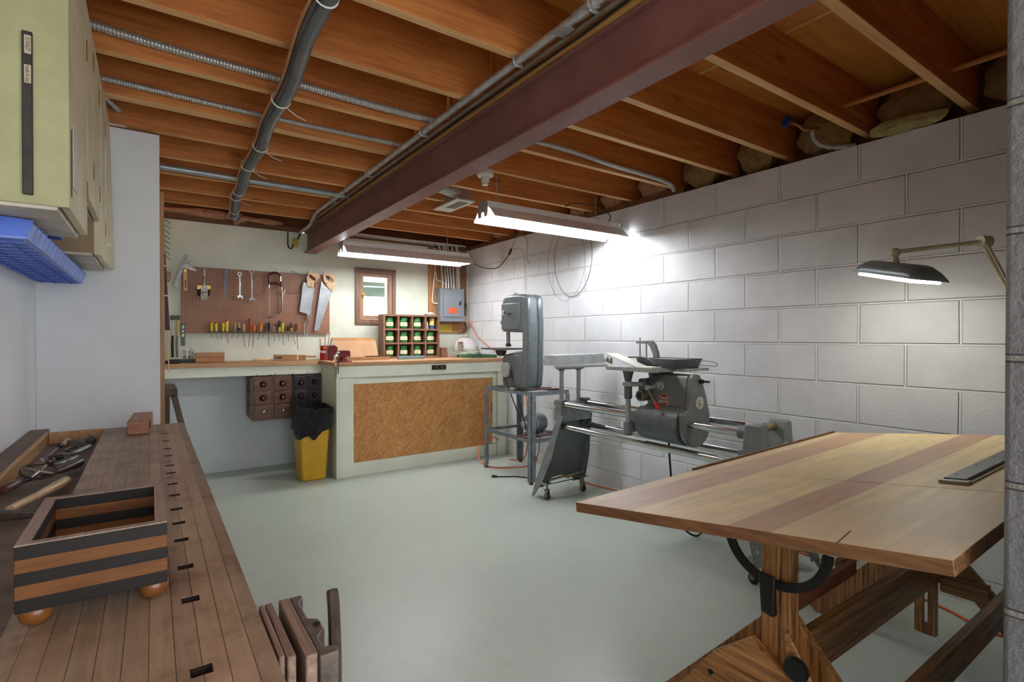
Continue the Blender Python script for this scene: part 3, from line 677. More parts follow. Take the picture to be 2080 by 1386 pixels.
# ---- sawhorse / step behind the workbench
st = thing('sawhorse', 'dark wooden A-frame sawhorse standing behind the front workbench', 'sawhorse', (.15, 3.55, 0))
DW = wood('dark_old_wood', '2e211b', '4b382f', '665146', 'Z', 1, .7)
obj('top_rail', MB().box(.045, .125, 3.48, 3.90, .835, .875), DW, st, bev=.004)
obj('metal_cap', MB().box(.050, .12, 3.475, 3.60, .8755, .881), DKMET, st)
obj('leg', MB().bar((.11, 3.50, .834), (.29, 3.46, .0), .075, .028, (1, 0, 0)), DW, st)
obj('leg', MB().bar((.11, 3.86, .834), (.29, 3.90, .0), .075, .028, (1, 0, 0)), DW, st)
obj('leg', MB().bar((.075, 3.50, .834), (.065, 3.46, .0), .03, .028, (0, 1, 0)), DW, st)
obj('leg', MB().bar((.075, 3.86, .834), (.065, 3.90, .0), .03, .028, (0, 1, 0)), DW, st)

# ---- objects on the right worktop
CUB = wood('cubby_wood', '5e3d2e', '7d5543', '946a56', 'X', 1.5, .5)
cx0, cx1, cz1, cyf, cyb = 1.858, 2.462, 1.392, 4.88, 5.02
cb = thing('cubby_shelf', 'dark wooden twelve hole cubby shelf standing on the back bench', 'shelf', (2.16, 4.95, BT))
th = .020
obj('side_panel', MB().box(cx0, cx0+th, cyf, cyb, BT+.001, cz1), CUB, cb, bev=.001); obj('side_panel', MB().box(cx1-th, cx1, cyf, cyb, BT+.001, cz1), CUB, cb, bev=.001)
cw = (cx1-cx0-th)/4; rh = (cz1-BT-th)/3
for k in range(1, 4): obj('divider', MB().box(cx0+k*cw+.002, cx0+k*cw+th-.002, cyf+.001, cyb-.006, BT+.001+th, cz1-th), CUB, cb)
for k in range(4): obj('shelf', MB().box(cx0+th, cx1-th, cyf+.0005, cyb-.006, BT+.001+k*rh, BT+.001+k*rh+th-.002), CUB, cb)
obj('back_panel', MB().box(cx0+th, cx1-th, cyb-.006, cyb-.001, BT+.002, cz1-.001), CUB, cb)
GRN = plain('green_enamel_jar', '2f7532', .25, 0, .1, 12, coat=.4); GRD = plain('dark_green_jar', '2a6136', .25, 0, .1, 12); LBL = plain('cream_label', 'e2dfb8', .6, 0, .06, 25); REDT = plain('red_ink', 'b0564a', .6)
rown = ['top', 'middle', 'bottom']; coln = ['first', 'second', 'third', 'fourth']
def jar(x, y, z, m, lm, label, r=.046, h=.094):
    t = thing('green_jar', label, 'jar', (x, y, z), 'green jars in the cubby shelf')
    obj('body', MB().lathe([(r*.92, 0), (r, .006), (r, h*.72), (r*.95, h*.76)], (x, y, z), n=24), m, t)
    obj('lid', MB().lathe([(r*.98, h*.765), (r*1.02, h*.78), (r*1.02, h*.97), (r*.95, h)], (x, y, z), n=24), lm, t)
    o = len(MB().v); lb = MB(); pts = [(x+(r+.0008)*math.sin(a), y-(r+.0008)*math.cos(a)) for a in [(-1.0+2.0*k/10) for k in range(11)]]
    inn = [(x+(r+.0001)*math.sin(a), y-(r+.0001)*math.cos(a)) for a in [(1.0-2.0*k/10) for k in range(11)]]
    lb.prism(pts+inn, 'Z', z+h*.22, z+h*.56); lo = obj('paper_label', lb, LBL, t)
    text('lettering', 'NAILS', .014, REDT, lo, plane_m((x, y-r-.0012, z+h*.38), (1, 0, 0), (0, 0, 1)), .0002) if False else obj('label_print', MB().box(x-.02, x+.02, y-r-.0016, y-r-.001, z+h*.36, z+h*.40), REDT, lo)
for r in range(3):
    for c in range(4):
        if (r, c) == (0, 3): continue
        z = BT+.001+(2-r)*rh+th-.001; x = cx0+c*cw+th+(cw-th)/2-.006
        jar(x, cyf+.058, z, GRN if r < 2 or c in (0, 2) else GRD, GRN if (r, c) not in ((1, 1), (2, 1), (2, 3)) else GRD, 'green jar with cream label, %s row of the cubby, %s hole from the left' % (rown[r], coln[c]), .046 if c or r == 1 else .043, .105 if r else .108)
z = BT+.001+2*rh+th-.001; x = cx0+3*cw+th
t = thing('small_can', 'yellow and blue can in the top right hole of the cubby', 'can', (x+.08, cyf+.06, z))
obj('body', MB().lathe([(.027, 0), (.027, .035)], (x+.085, cyf+.06, z), n=20), plain('blue_print', '3f5a86', .4, 0, .1, 30), t)
obj('upper_body', MB().lathe([(.027, .0352), (.027, .105), (.024, .108)], (x+.085, cyf+.06, z), n=20), plain('yellow_print', 'e0cf6a', .4, 0, .1, 30), t, label='yellow upper part')
one('small_bottle', MB().lathe([(.014, 0), (.015, .04), (.010, .055), (.010, .075)], (x+.03, cyf+.055, z), n=16), plain('clear_grey_plastic', 'b9b0a8', .3, 0, .1, 40), 'small pale bottle beside the yellow can in the cubby', 'bottle')
one('crumpled_cloth', fluff((2.38, 4.95, cz1+.014), (.055, .03, .016), 5), plain('pink_white_cloth', 'e6dcd6', .8, 0, .05, 20), 'crumpled whitish cloth lying on top of the cubby shelf', 'cloth')
one('wood_block', MB().prism([(2.475, BT+.001), (2.545, BT+.001), (2.545, BT+.03), (2.535, BT+.10), (2.475, BT+.10)], 'Y', 4.86, 4.93), CUB, 'small brown wood block right of the cubby shelf', 'block')
one('sharpening_stone', MB().box(1.905, 2.17, 4.62, 4.66, BT+.001, BT+.032), plain('blue_grey_stone', '6f8a8e', .6, 0, .05, 20), 'blue grey sharpening stone in front of the cubby shelf', 'stone', bev=.003)
KR = plain('cardboard', 'bb916a', .75, 0, .04, 8); KRI = plain('cardboard_side', 'a97b52', .75, 0, .05, 8)
t = thing('cardboard_box', 'open flattened cardboard box leaning behind the vise', 'box', (1.57, 4.8, BT))
obj('back_flap', MB().hexa([(1.38, 4.86, BT+.02), (1.80, 4.86, BT+.02), (1.80, 4.866, BT+.02), (1.38, 4.866, BT+.02)], [(1.39, 4.93, BT+.175), (1.80, 4.93, BT+.175), (1.80, 4.936, BT+.175), (1.39, 4.936, BT+.175)]), KR, t)
obj('top_flap', MB().hexa([(1.39, 4.937, BT+.175), (1.80, 4.937, BT+.175), (1.80, 4.942, BT+.175), (1.39, 4.942, BT+.175)], [(1.40, 4.98, BT+.205), (1.79, 4.98, BT+.205), (1.79, 4.985, BT+.205), (1.40, 4.985, BT+.205)]), KRI, t)
obj('tray', MB().box(1.40, 1.83, 4.66, 4.86, BT+.001, BT+.006).box(1.40, 1.83, 4.655, 4.66, BT+.001, BT+.03).box(1.825, 1.83, 4.66, 4.86, BT+.006, BT+.04).box(1.40, 1.405, 4.66, 4.86, BT+.006, BT+.03), KRI, t)
obj('tin_sheet', MB().box(1.42, 1.70, 4.665, 4.80, BT+.0065, BT+.022), plain('pale_sheet', 'e8dcc8', .6), t, label='pale sheet lying in the tray')
one('dark_offcut', MB().bar((1.62, 4.70, BT+.032), (1.80, 4.68, BT+.032), .03, .012), plain('dark_offcut', '3c2b1e', .6, 0, .2, 30), 'dark splintered strip lying on the cardboard tray', 'offcut')
# coffee can
cn = thing('coffee_can', 'red coffee can holding sticks behind the maroon vise', 'can', (1.305, 4.86, BT))
RC = plain('red_tin', 'b5261c', .3, 0, .05, 10)
obj('body', MB().lathe([(.048, .001), (.048, .13)], (1.305, 4.86, BT), n=28), RC, cn)
obj('rim', MB().lathe([(.048, .130), (.050, .132), (.050, .136), (.045, .137)], (1.305, 4.86, BT), n=28), ALU, cn)
text('lettering', 'Folgers', .032, ZIP, cn, plane_m((1.287, 4.8105, BT+.078), (1, -.12, 0), (0, 0, 1)), .0012, bold=.0006)
obj('print_patch', MB().box(1.275, 1.31, 4.8108, 4.813, BT+.108, BT+.120), plain('orange_print', 'e07b30', .4), cn)
for i, (dx, dy, hh, c) in enumerate(((-.01, 0, .235, 'c9a98a'), (.012, .01, .25, 'd8b596'), (-.022, .01, .20, 'b98c6a'), (.026, -.006, .19, '5a4a44'), (-.03, -.01, .19, 'cfc6bd'), (.03, .01, .20, '8c6a50'))):
    one('stick', MB().bar((1.305+dx*.8, 4.86+dy, BT+.02), (1.305+dx*2+(.02 if i < 2 else 0), 4.86+dy*1.5, BT+hh), .014 if i < 3 else .006, .006), plain('stick%d' % i, c, .6), ['flat tan paint stick in the coffee can', 'tallest wide paint stick in the coffee can', 'short brown stick at the left in the coffee can', 'dark thin brush handle at the right in the coffee can', 'pale thin rod at the left rim of the coffee can', 'thin brown rod at the right rim of the coffee can'][i], 'stick')
# vise
MV = plain('maroon_enamel', '7e2630', .32, 0, .1, 12, coat=.3)
vs = thing('bench_vise', 'small maroon bench vise clamped at the left corner of the deep worktop', 'vise', (1.27, 4.42, BT))
vy0, vy1 = 4.36, 4.42
obj('base', MB().lathe([(.055, .001), (.055, .012), (.035, .022), (.03, .04)], (1.325, 4.40, BT), n=20).box(1.27, 1.385, 4.36, 4.44, BT+.0005, BT+.012), MV, vs, bev=.002)
obj('fixed_jaw', MB().prism([(1.285, BT+.04), (1.375, BT+.04), (1.375, BT+.085), (1.365, BT+.10), (1.30, BT+.10), (1.285, BT+.09)], 'Y', vy0, vy1+.01), MV, vs, bev=.005)
obj('moving_jaw', MB().prism([(1.195, BT+.03), (1.225, BT+.012), (1.240, BT+.03), (1.238, BT+.06), (1.252, BT+.062), (1.262, BT+.10), (1.262, BT+.135), (1.245, BT+.145), (1.205, BT+.14), (1.19, BT+.10)], 'Y', vy0, vy1), MV, vs, bev=.006)
obj('screw', MB().cyl((1.24, 4.39, BT+.05), (1.285, 4.39, BT+.05), .008).cyl((1.235, 4.37, BT+.08), (1.285, 4.37, BT+.08), .006), CHROME, vs)
obj('jaw_plate', MB().box(1.263, 1.27, vy0+.003, vy1-.003, BT+.075, BT+.13), CHROME, vs)
obj('clamp_screw', MB().cyl((1.262, 4.322, BT-.09), (1.262, 4.322, BT+.03), .004).bar((1.262, 4.322, BT-.045), (1.262, 4.35, BT-.05), .004, .004), DKMET, vs)
obj('lock_lever', MB().bar((1.33, 4.352, BT+.03), (1.355, 4.34, BT+.05), .008, .008), CHROME, vs)
# face shield and green paint tray
t = thing('face_shield', 'clear face shield with patterned headband at the right end of the bench', 'shield', (2.75, 4.9, BT))
clr, cnt_, cbb, _, _ = mk('clear_plastic'); cbb.inputs['Base Color'].default_value = lin('efe9ea'); cbb.inputs['Transmission Weight'].default_value = .45; cbb.inputs['Roughness'].default_value = .15; cbb.inputs['Alpha'].default_value = .85
sh = MB(); N = 16
for j, (r, z) in enumerate(((.13, .055), (.125, .10), (.11, .155), (.07, .20), (.02, .215))):
    for k in range(N+1):
        a = PI*(.95+k/N*1.1); sh.v.append(V((2.80+r*1.0*math.cos(a)*1.1, 4.93+r*math.sin(a)*.9, BT+z)))
for j in range(4):
    for k in range(N): sh.f.append((j*(N+1)+k, j*(N+1)+k+1, (j+1)*(N+1)+k+1, (j+1)*(N+1)+k))
vis = obj('visor', sh, clr, t); sm = vis.modifiers.new('solid', 'SOLIDIFY'); sm.thickness = .002
obj('headband', MB().prism([(2.645, BT+.075), (2.70, BT+.075), (2.70, BT+.165), (2.645, BT+.165)], 'Y', 4.80, 4.83), plain('patterned_band', '6b5e52', .5, 0, .8, 45), t, bev=.005)
obj('brim', MB().lathe([(.14, .048), (.145, .052), (.13, .056)], (2.78, 4.90, BT), n=24), plain('yellowed_plastic', 'd9d8b8', .4), t)
t = thing('paint_tray', 'dark green paint tray with ribbed front lying under the face shield', 'tray', (2.75, 4.6, BT))
GT = plain('green_plastic', '3f6b4a', .3, 0, .1, 12); GTL = plain('pale_green_ribs', 'b3c9ae', .4, 0, .15, 30)
obj('tray', MB().box(2.62, 2.92, 4.50, 4.80, BT+.001, BT+.006).box(2.62, 2.625, 4.50, 4.80, BT+.006, BT+.03).box(2.915, 2.92, 4.50, 4.80, BT+.006, BT+.03).box(2.625, 2.915, 4.796, 4.80, BT+.006, BT+.03).box(2.625, 2.915, 4.50, 4.504, BT+.006, BT+.026), GT, t)
obj('ribbed_lid', MB().box(2.60, 2.80, 4.70, 4.79, BT+.032, BT+.045), GTL, t)
for k in range(8): obj('rib', MB().bar((2.603+k*.011, 4.695, BT+.044), (2.598+k*.011, 4.70, BT+.003), .004, .004), GTL, t)

# ---- objects on the left worktop
HON = wood('honey_wood', '8a4e18', 'a9682a', 'c07f3c', 'X', 1.3, .35)
def c3(cx_, cz_, Y): return at(310+cx_/4.952, 500+cz_/4.952, Y=Y)
a, b_ = c3(428, 1160, 5.0), c3(720, 1092, 5.0)
t = thing('wooden_box', 'long low honey coloured wooden box on the left worktop', 'box', (a.x, 5.0, BT))
obj('body', MB().box(a.x, b_.x, 4.97, 5.08, BT+.001, BT+.042), HON, t, bev=.002); obj('lid', MB().box(a.x, b_.x, 4.97, 5.08, BT+.0435, BT+.078), HON, t, bev=.002)
obj('catch', MB().cyl(((a.x+b_.x)/2, 4.97, BT+.042), ((a.x+b_.x)/2, 4.966, BT+.042), .006), DKMET, t)
t = thing('chisel', 'chisel with pale wooden handle lying beside the brown block plane', 'chisel', (.8, 4.9, BT))
hz = BT+.013
a = at(310+985/4.952, 728, Z=hz); 
obj('handle', MB().lathe([(.006, 0), (.012, .01), (.013, .05), (.011, .09), (.009, .115), (.007, .125)], (.715, 4.90, hz+.003), (1, .0, 0), 16), wood('pale_handle', 'c79a66', 'e0bd8c', 'edd2a8', 'X', 2, .4), t)
obj('blade', MB().bar((.84, 4.90, hz+.003), (.90, 4.90, hz+.001), .006, .006).bar((.90, 4.90, hz), (1.00, 4.90, hz-.004), .014, .004), CHROME, t)
t = thing('wooden_plane', 'brown wooden moulding plane with pale inlaid band on the left worktop', 'plane', (1.0, 4.95, BT))
PB = wood('plane_brown', '7d4f2c', '9d6b42', 'b5845a', 'X', 1.5, .4)
obj('body', MB().prism([(.895, BT+.001), (1.08, BT+.001), (1.08, BT+.05), (.895, BT+.056)], 'Y', 4.95, 5.0), PB, t, bev=.002)
obj('end_block', MB().box(1.092, 1.155, 4.945, 4.995, BT+.001, BT+.048), PB, t, bev=.002)
obj('inlay', MB().box(1.0805, 1.0915, 4.946, 4.998, BT+.001, BT+.052), wood('pale_inlay', 'd9b488', 'e8cba0', 'f0dab8', 'Z', 2), t, label='pale inlaid band')
obj('mouth', MB().box(.905, .955, 4.946, 4.9495, BT+.022, BT+.034), plain('mouth_dark', '241810', .8), t)
one('wooden_dowel', MB().lathe([(.008, 0), (.010, .01), (.010, .08), (.006, .09)], (1.158, 4.965, BT+.036), (1, 0, -.03), 14), wood('pale_handle', '', '', ''), 'pale wooden handle end lying right of the brown plane', 'handle')
t = thing('drill_bit_stand', 'black stand with drill bits at the left end of the worktop', 'stand', (.2, 5.0, BT))
obj('stand', MB().box(.115, .30, 4.98, 5.05, BT+.001, BT+.028), BLK, t, bev=.003)
for i, (x, h) in enumerate(((.225, .085), (.235, .065), (.26, .07), (.272, .10), (.285, .07))):
    one('drill_bit', MB().tube([(x+.0015*math.cos(k*1.3), 5.01+.0015*math.sin(k*1.3), BT+.029+h*k/10) for k in range(11)], .004 if i % 2 else .006, 6), CHROME, ['first', 'second', 'third', 'fourth', 'fifth'][i]+' upright steel drill bit from the left in the black stand', 'drill bit', 'drill bits in the black stand')
one('rubber_grip', MB().lathe([(.010, 0), (.013, .01), (.013, .10), (.008, .11)], (.085, 4.87, BT+.014), (1, .05, 0), 14), BLK, 'black rounded tool handle lying at the left end of the worktop', 'handle')

# ================================================================= pegboard wall
def pegmat():
    m, nt, b, n, l = mk('pegboard_brown')
    tc = n('ShaderNodeTexCoord'); vm = n('ShaderNodeVectorMath'); vm.operation = 'SCALE'; vm.inputs['Scale'].default_value = 1/.0254; l(tc.outputs['Object'], vm.inputs[0])
    fr = n('ShaderNodeVectorMath'); fr.operation = 'FRACTION'; l(vm.outputs[0], fr.inputs[0])
    sb = n('ShaderNodeVectorMath'); sb.operation = 'SUBTRACT'; sb.inputs[1].default_value = (.5, 0, .5); l(fr.outputs[0], sb.inputs[0])
    ml = n('ShaderNodeVectorMath'); ml.operation = 'MULTIPLY'; ml.inputs[1].default_value = (1, 0, 1); l(sb.outputs[0], ml.inputs[0])
    ln = n('ShaderNodeVectorMath'); ln.operation = 'LENGTH'; l(ml.outputs[0], ln.inputs[0])
    h = ramp(nt, ln.outputs['Value'], [(.10, '000000'), (.15, 'ffffff')])
    c = ramp(nt, noise(nt, tc.outputs['Object'], 4, 5), [(.3, '8d6049'), (.7, 'a0745c')])
    l(mixc(nt, h, '4a2c20', c), b.inputs['Base Color']); b.inputs['Roughness'].default_value = .5; return m
PY = 5.118
p, q = at(368, 676, Y=PY), at(672, 560, Y=PY)
pz1 = 1.755; pgx0, pgx1, pgz0 = .212, 1.413, 1.20
one('pegboard', MB().box(pgx0, pgx1, PY, PY+.006, pgz0, pz1), pegmat(), 'brown perforated pegboard full of hand tools on the back wall', 'pegboard')
one('furring_strip', MB().box(pgx0+.02, pgx1-.02, PY+.0065, BY-.001, pz1-.08, pz1-.04), PLATE, 'wooden strip behind the top edge of the pegboard', 'strip')
TY = 5.085
def pts(l, Y=TY): return [(c3(x, z, Y).x, c3(x, z, Y).z) for x, z in l]
STL0 = plain('hook_steel', '8e8a82', .35, .7, .05, 20)
def peg(cx_, cz_, label, grp='empty hooks on the pegboard', L=.035):
    p = c3(cx_, cz_, PY-.02)
    one('peg_hook', MB().tube(spline([(p.x, PY-.001, p.z), (p.x, PY-.018, p.z-.004), (p.x, PY-L+.004, p.z), (p.x, PY-L, p.z+.018)], 4), .0022, 6), STL0, label, 'hook', grp)
for i, (x, z) in enumerate(((583, 622), (678, 628), (778, 632), (873, 605))): peg(x, z, '%s from the left of four empty metal hooks in the middle row' % ['first', 'second', 'third', 'fourth'][i])
for x, z, s in ((1095, 298, 'empty hook right of the second chrome wrench, top of the pegboard'), (1122, 455, 'empty hook left of the hacksaw frame'), (1060, 498, 'empty hook beside the open end of the second wrench'), (1212, 430, 'empty hook inside the hacksaw frame'), (1455, 525, 'empty hook left of the first handsaw blade'), (1438, 722, 'left of two empty hooks below the coping saw'), (1488, 722, 'right of two empty hooks below the coping saw'), (1090, 300, '')):
    if s: peg(x, z, s)
HW = wood('saw_handle_wood', 'b98a58', 'd6aa78', 'e5c296', 'X', 2, .4); BLADE = plain('saw_steel', 'a9adb1', .35, .5, .08, 8)
# saws
t = thing('handsaw', 'wide backed handsaw with pale wooden handle, left of the two saws', 'saw', tuple(c3(1560, 450, TY)))
obj('blade', MB().prism(pts([(1515, 360), (1625, 405), (1585, 690), (1478, 660)]), 'Y', TY, TY+.0015), BLADE, t)
obj('back_stiffener', MB().bar((c3(1622, 405, TY).x, TY+.001, c3(1622, 405, TY).z), (c3(1583, 690, TY).x, TY+.001, c3(1583, 690, TY).z), .008, .008), BLADE, t)
def handle(name, outer, inner, t, th=.011):
    n_ = 28
    def resamp(pl):
        L = [0]; 
        for a, b_ in zip(pl, pl[1:]+pl[:1]): L.append(L[-1]+math.dist(a, b_))
        out = []
        for k in range(n_):
            d = L[-1]*k/n_; i = max(j for j in range(len(pl)) if L[j] <= d+1e-12); a, b_ = pl[i], pl[(i+1) % len(pl)]; u = (d-L[i])/max(1e-9, (L[i+1]-L[i])); out.append((a[0]+(b_[0]-a[0])*u, a[1]+(b_[1]-a[1])*u))
        return out
    o, i = resamp(pts(outer)), resamp(pts(inner))
    cxm, czm = sum(p[0] for p in i)/n_, sum(p[1] for p in i)/n_
    an = lambda p: math.atan2(p[1]-czm, p[0]-cxm)
    o.sort(key=an); i.sort(key=an)
    return obj(name, MB().ring(o, i, 'Y', TY-th, TY+th), HW, t, bev=.003)
handle('handle', [(1572, 240), (1600, 270), (1680, 285), (1678, 320), (1640, 350), (1615, 395), (1625, 428), (1560, 410), (1548, 380), (1553, 350), (1545, 320), (1560, 290)], [(1568, 290), (1590, 288), (1640, 330), (1632, 352), (1600, 340), (1575, 315)], t)
for (x, z) in ((1590, 385), (1590, 408)): obj('handle_screw', MB().cyl((c3(x, z, TY).x, TY-.0125, c3(x, z, TY).z), (c3(x, z, TY).x, TY-.010, c3(x, z, TY).z), .005, n=10), DKMET, t)
t = thing('handsaw', 'long tapered handsaw with pale wooden handle, right of the two saws', 'saw', tuple(c3(1740, 450, TY)))
obj('blade', MB().prism(pts([(1698, 350), (1725, 390), (1808, 455), (1672, 845), (1625, 850)]), 'Y', TY, TY+.0015), BLADE, t)
handle('handle', [(1722, 250), (1760, 280), (1830, 300), (1858, 290), (1840, 325), (1835, 370), (1825, 410), (1815, 455), (1780, 440), (1745, 395), (1720, 350), (1715, 310)], [(1735, 300), (1760, 298), (1805, 325), (1815, 360), (1795, 368), (1745, 335)], t)
for (x, z) in ((1745, 378), (1800, 425)): obj('handle_screw', MB().cyl((c3(x, z, TY).x, TY-.0125, c3(x, z, TY).z), (c3(x, z, TY).x, TY-.010, c3(x, z, TY).z), .005, n=10), DKMET, t)
for x, z in ((1600, 300), (1765, 310)): peg(x, z, 'hook carrying the %s handsaw' % ('left' if x < 1700 else 'right'), 'hooks carrying tools')
# hacksaw with maroon handle
t = thing('hacksaw', 'hacksaw with maroon D handle and chrome bow on the pegboard', 'saw', tuple(c3(1235, 480, TY)))
MR = plain('maroon_grip', '4a1a26', .35, 0, .1, 20)
def path(l, r, Y=TY, n=10, dy=None): return MB().tube(spline([(c3(x, z, Y).x, Y, c3(x, z, Y).z) for x, z in l], 5), r, n)
obj('grip', path([(1175, 375), (1168, 310), (1185, 278), (1230, 268), (1270, 285), (1290, 330), (1295, 410)], .0105), MR, t)
obj('lower_grip', path([(1178, 380), (1215, 372), (1260, 378), (1292, 395)], .0085), MR, t)
obj('bow', path([(1297, 412), (1303, 520), (1302, 620), (1285, 670), (1240, 690), (1175, 685)], .0075), CHROME, t)
obj('blade', path([(1172, 400), (1172, 540), (1175, 685)], .0028), BLADE, t)
obj('tension_knob', MB().cyl(tuple(c3(1285, 305, TY-.012)), tuple(c3(1288, 355, TY-.012)), .007), CHROME, t)
obj('blade_pin', MB().cyl(tuple(c3(1172, 385, TY)), tuple(c3(1174, 430, TY)), .005), CHROME, t)
t = thing('coping_saw', 'thin wire coping saw with wooden handle left of the handsaws', 'saw', tuple(c3(1430, 360, TY)))
obj('bow', path([(1410, 285), (1405, 258), (1425, 262), (1500, 295), (1528, 330), (1505, 400), (1478, 460), (1420, 462), (1340, 445)], .0028), WIRE, t)
obj('blade', path([(1412, 285), (1380, 360), (1335, 445)], .0012), WIRE, t)
obj('handle', MB().tube([tuple(c3(1332, 440, TY)), tuple(c3(1325, 460, TY)), tuple(c3(1310, 495, TY))], [.003, .006, .005], 12), wood('pale_handle', '', '', ''), t)
# wrenches
def wrench(cx_, z0, z1, label, w0=.013, openend='bottom'):
    t = thing('wrench', label, 'wrench', tuple(c3(cx_, (z0+z1)/2, TY)))
    a, b_ = c3(cx_, z0, TY), c3(cx_+4, z1, TY)
    obj('shank', MB().bar((a.x, TY, a.z-.018), (b_.x, TY, b_.z+.02), w0, .008, (0, 1, 0)), CHROME, t, bev=.002)
    rg = lambda R: [(a.x+R*math.cos(k*PI/8), a.z-.008+R*math.sin(k*PI/8)) for k in range(16)]
    obj('ring_end', MB().ring(rg(.0175), rg(.009), 'Y', TY-.006, TY+.006), CHROME, t)
    X_, Z_ = b_.x, b_.z+.006
    obj('jaw', MB().prism([(X_-.007, Z_+.02), (X_+.007, Z_+.02), (X_+.022, Z_+.005), (X_+.024, Z_-.012), (X_+.014, Z_-.018), (X_+.009, Z_-.003), (X_-.005, Z_-.001), (X_-.010, Z_-.014), (X_-.020, Z_-.008), (X_-.022, Z_+.006)], 'Y', TY-.005, TY+.005), CHROME, t, bev=.0015)
wrench(875, 272, 520, 'chrome combination wrench, left of the two wrenches'); wrench(995, 250, 545, 'longer chrome combination wrench, right of the two wrenches', .012)
for x, z in ((878, 275), (995, 265)): peg(x, z, 'hook carrying the %s wrench' % ('left' if x < 900 else 'right'), 'hooks carrying tools')
one('steel_file', MB().bar(tuple(c3(740, 230, TY)), tuple(c3(724, 495, TY)), .018, .006, (0, 1, 0)).box(c3(728, 250, TY).x-.004, c3(760, 250, TY).x, TY-.004, TY+.004, c3(740, 245, TY).z, c3(740, 232, TY).z), plain('blued_steel', '5f6a78', .35, .6, .1, 10), 'blue grey steel bar hanging between the brush and the wrenches', 'file')
# brushes
t = thing('paintbrush', 'old white handled paintbrush with grey bristles hung on the pegboard', 'brush', tuple(c3(518, 400, TY)))
obj('handle', MB().tube([tuple(c3(518, z, TY-.012)) for z in (222, 245, 300, 370, 400)], [.003, .008, .010, .006, .008], 12), plain('chipped_white_handle', 'c4b8a8', .6, 0, .25, 20), t)
obj('ferrule', MB().prism(pts([(505, 398), (532, 398), (555, 425), (555, 465), (484, 465), (484, 430)], TY-.012), 'Y', TY-.022, TY-.004), plain('tarnished', 'a39e98', .4, .6, .2, 20), t, bev=.003)
obj('bristles', MB().prism(pts([(484, 466), (555, 466), (553, 540), (520, 548), (478, 550)], TY-.012), 'Y', TY-.019, TY-.007), plain('grey_bristle', 'b2a79a', .9, 0, .2, 60), t, bev=.003)
t = thing('paintbrush', 'wide black bristle brush with brass ferrule behind the white brush', 'brush', tuple(c3(515, 450, TY)))
obj('ferrule', MB().prism(pts([(445, 395), (587, 395), (587, 436), (445, 436)]), 'Y', TY+.002, TY+.018), plain('brass', ''), t, bev=.002)
obj('bristles', MB().prism(pts([(447, 437), (583, 437), (575, 500), (455, 500)]), 'Y', TY+.004, TY+.016), plain('black_bristle', '3a2c22', .9, 0, .2, 60), t)
# combination square, level, pliers
STL = plain('dull_steel', '969896', .4, .5, .1, 15)
t = thing('combination_square', 'steel combination square hanging at the upper left of the pegboard', 'square', tuple(c3(300, 250, TY)))
obj('rule', MB().prism(pts([(328, 85), (362, 95), (240, 412), (205, 402)]), 'Y', TY-.012, TY-.010), STL, t)
obj('head', MB().prism(pts([(292, 195), (330, 175), (360, 185), (395, 148), (402, 158), (365, 200), (395, 215), (438, 235), (436, 258), (380, 245), (330, 225), (295, 222)]), 'Y', TY-.022, TY-.003), ALU, t, bev=.002)
obj('lock_knob', MB().cyl(tuple(c3(350, 190, TY-.022)), tuple(c3(350, 190, TY-.036)), .007), ALU, t)
t = thing('small_wooden_level', 'small pale wooden spirit level under the combination square', 'level', tuple(c3(330, 350, TY)))
o2 = pts([(308, 265), (348, 265), (350, 450), (312, 450)]); i2 = pts([(322, 340), (338, 340), (339, 420), (324, 420)])
obj('body', MB().ring(o2[::-1], i2[::-1], 'Y', TY-.008, TY+.008), wood('yellow_wood', 'b98f52', 'cfa668', 'dfbb84', 'Z', 2), t, bev=.001)
obj('hanger', MB().prism(pts([(315, 230), (342, 230), (344, 264), (312, 264)]), 'Y', TY-.004, TY+.004), brass, t)
t = thing('slip_joint_pliers', 'long chrome slip joint pliers hanging below the left handsaw', 'pliers', tuple(c3(1550, 790, TY)))
obj('handle', path([(1565, 730), (1530, 760), (1527, 820), (1530, 905)], .0055), CHROME, t); obj('handle', path([(1562, 720), (1578, 770), (1562, 830), (1552, 905)], .0055), CHROME, t)
obj('jaw', MB().prism(pts([(1555, 735), (1585, 735), (1590, 705), (1578, 680), (1568, 700), (1556, 676), (1550, 700)]), 'Y', TY-.007, TY+.007), CHROME, t, bev=.002)
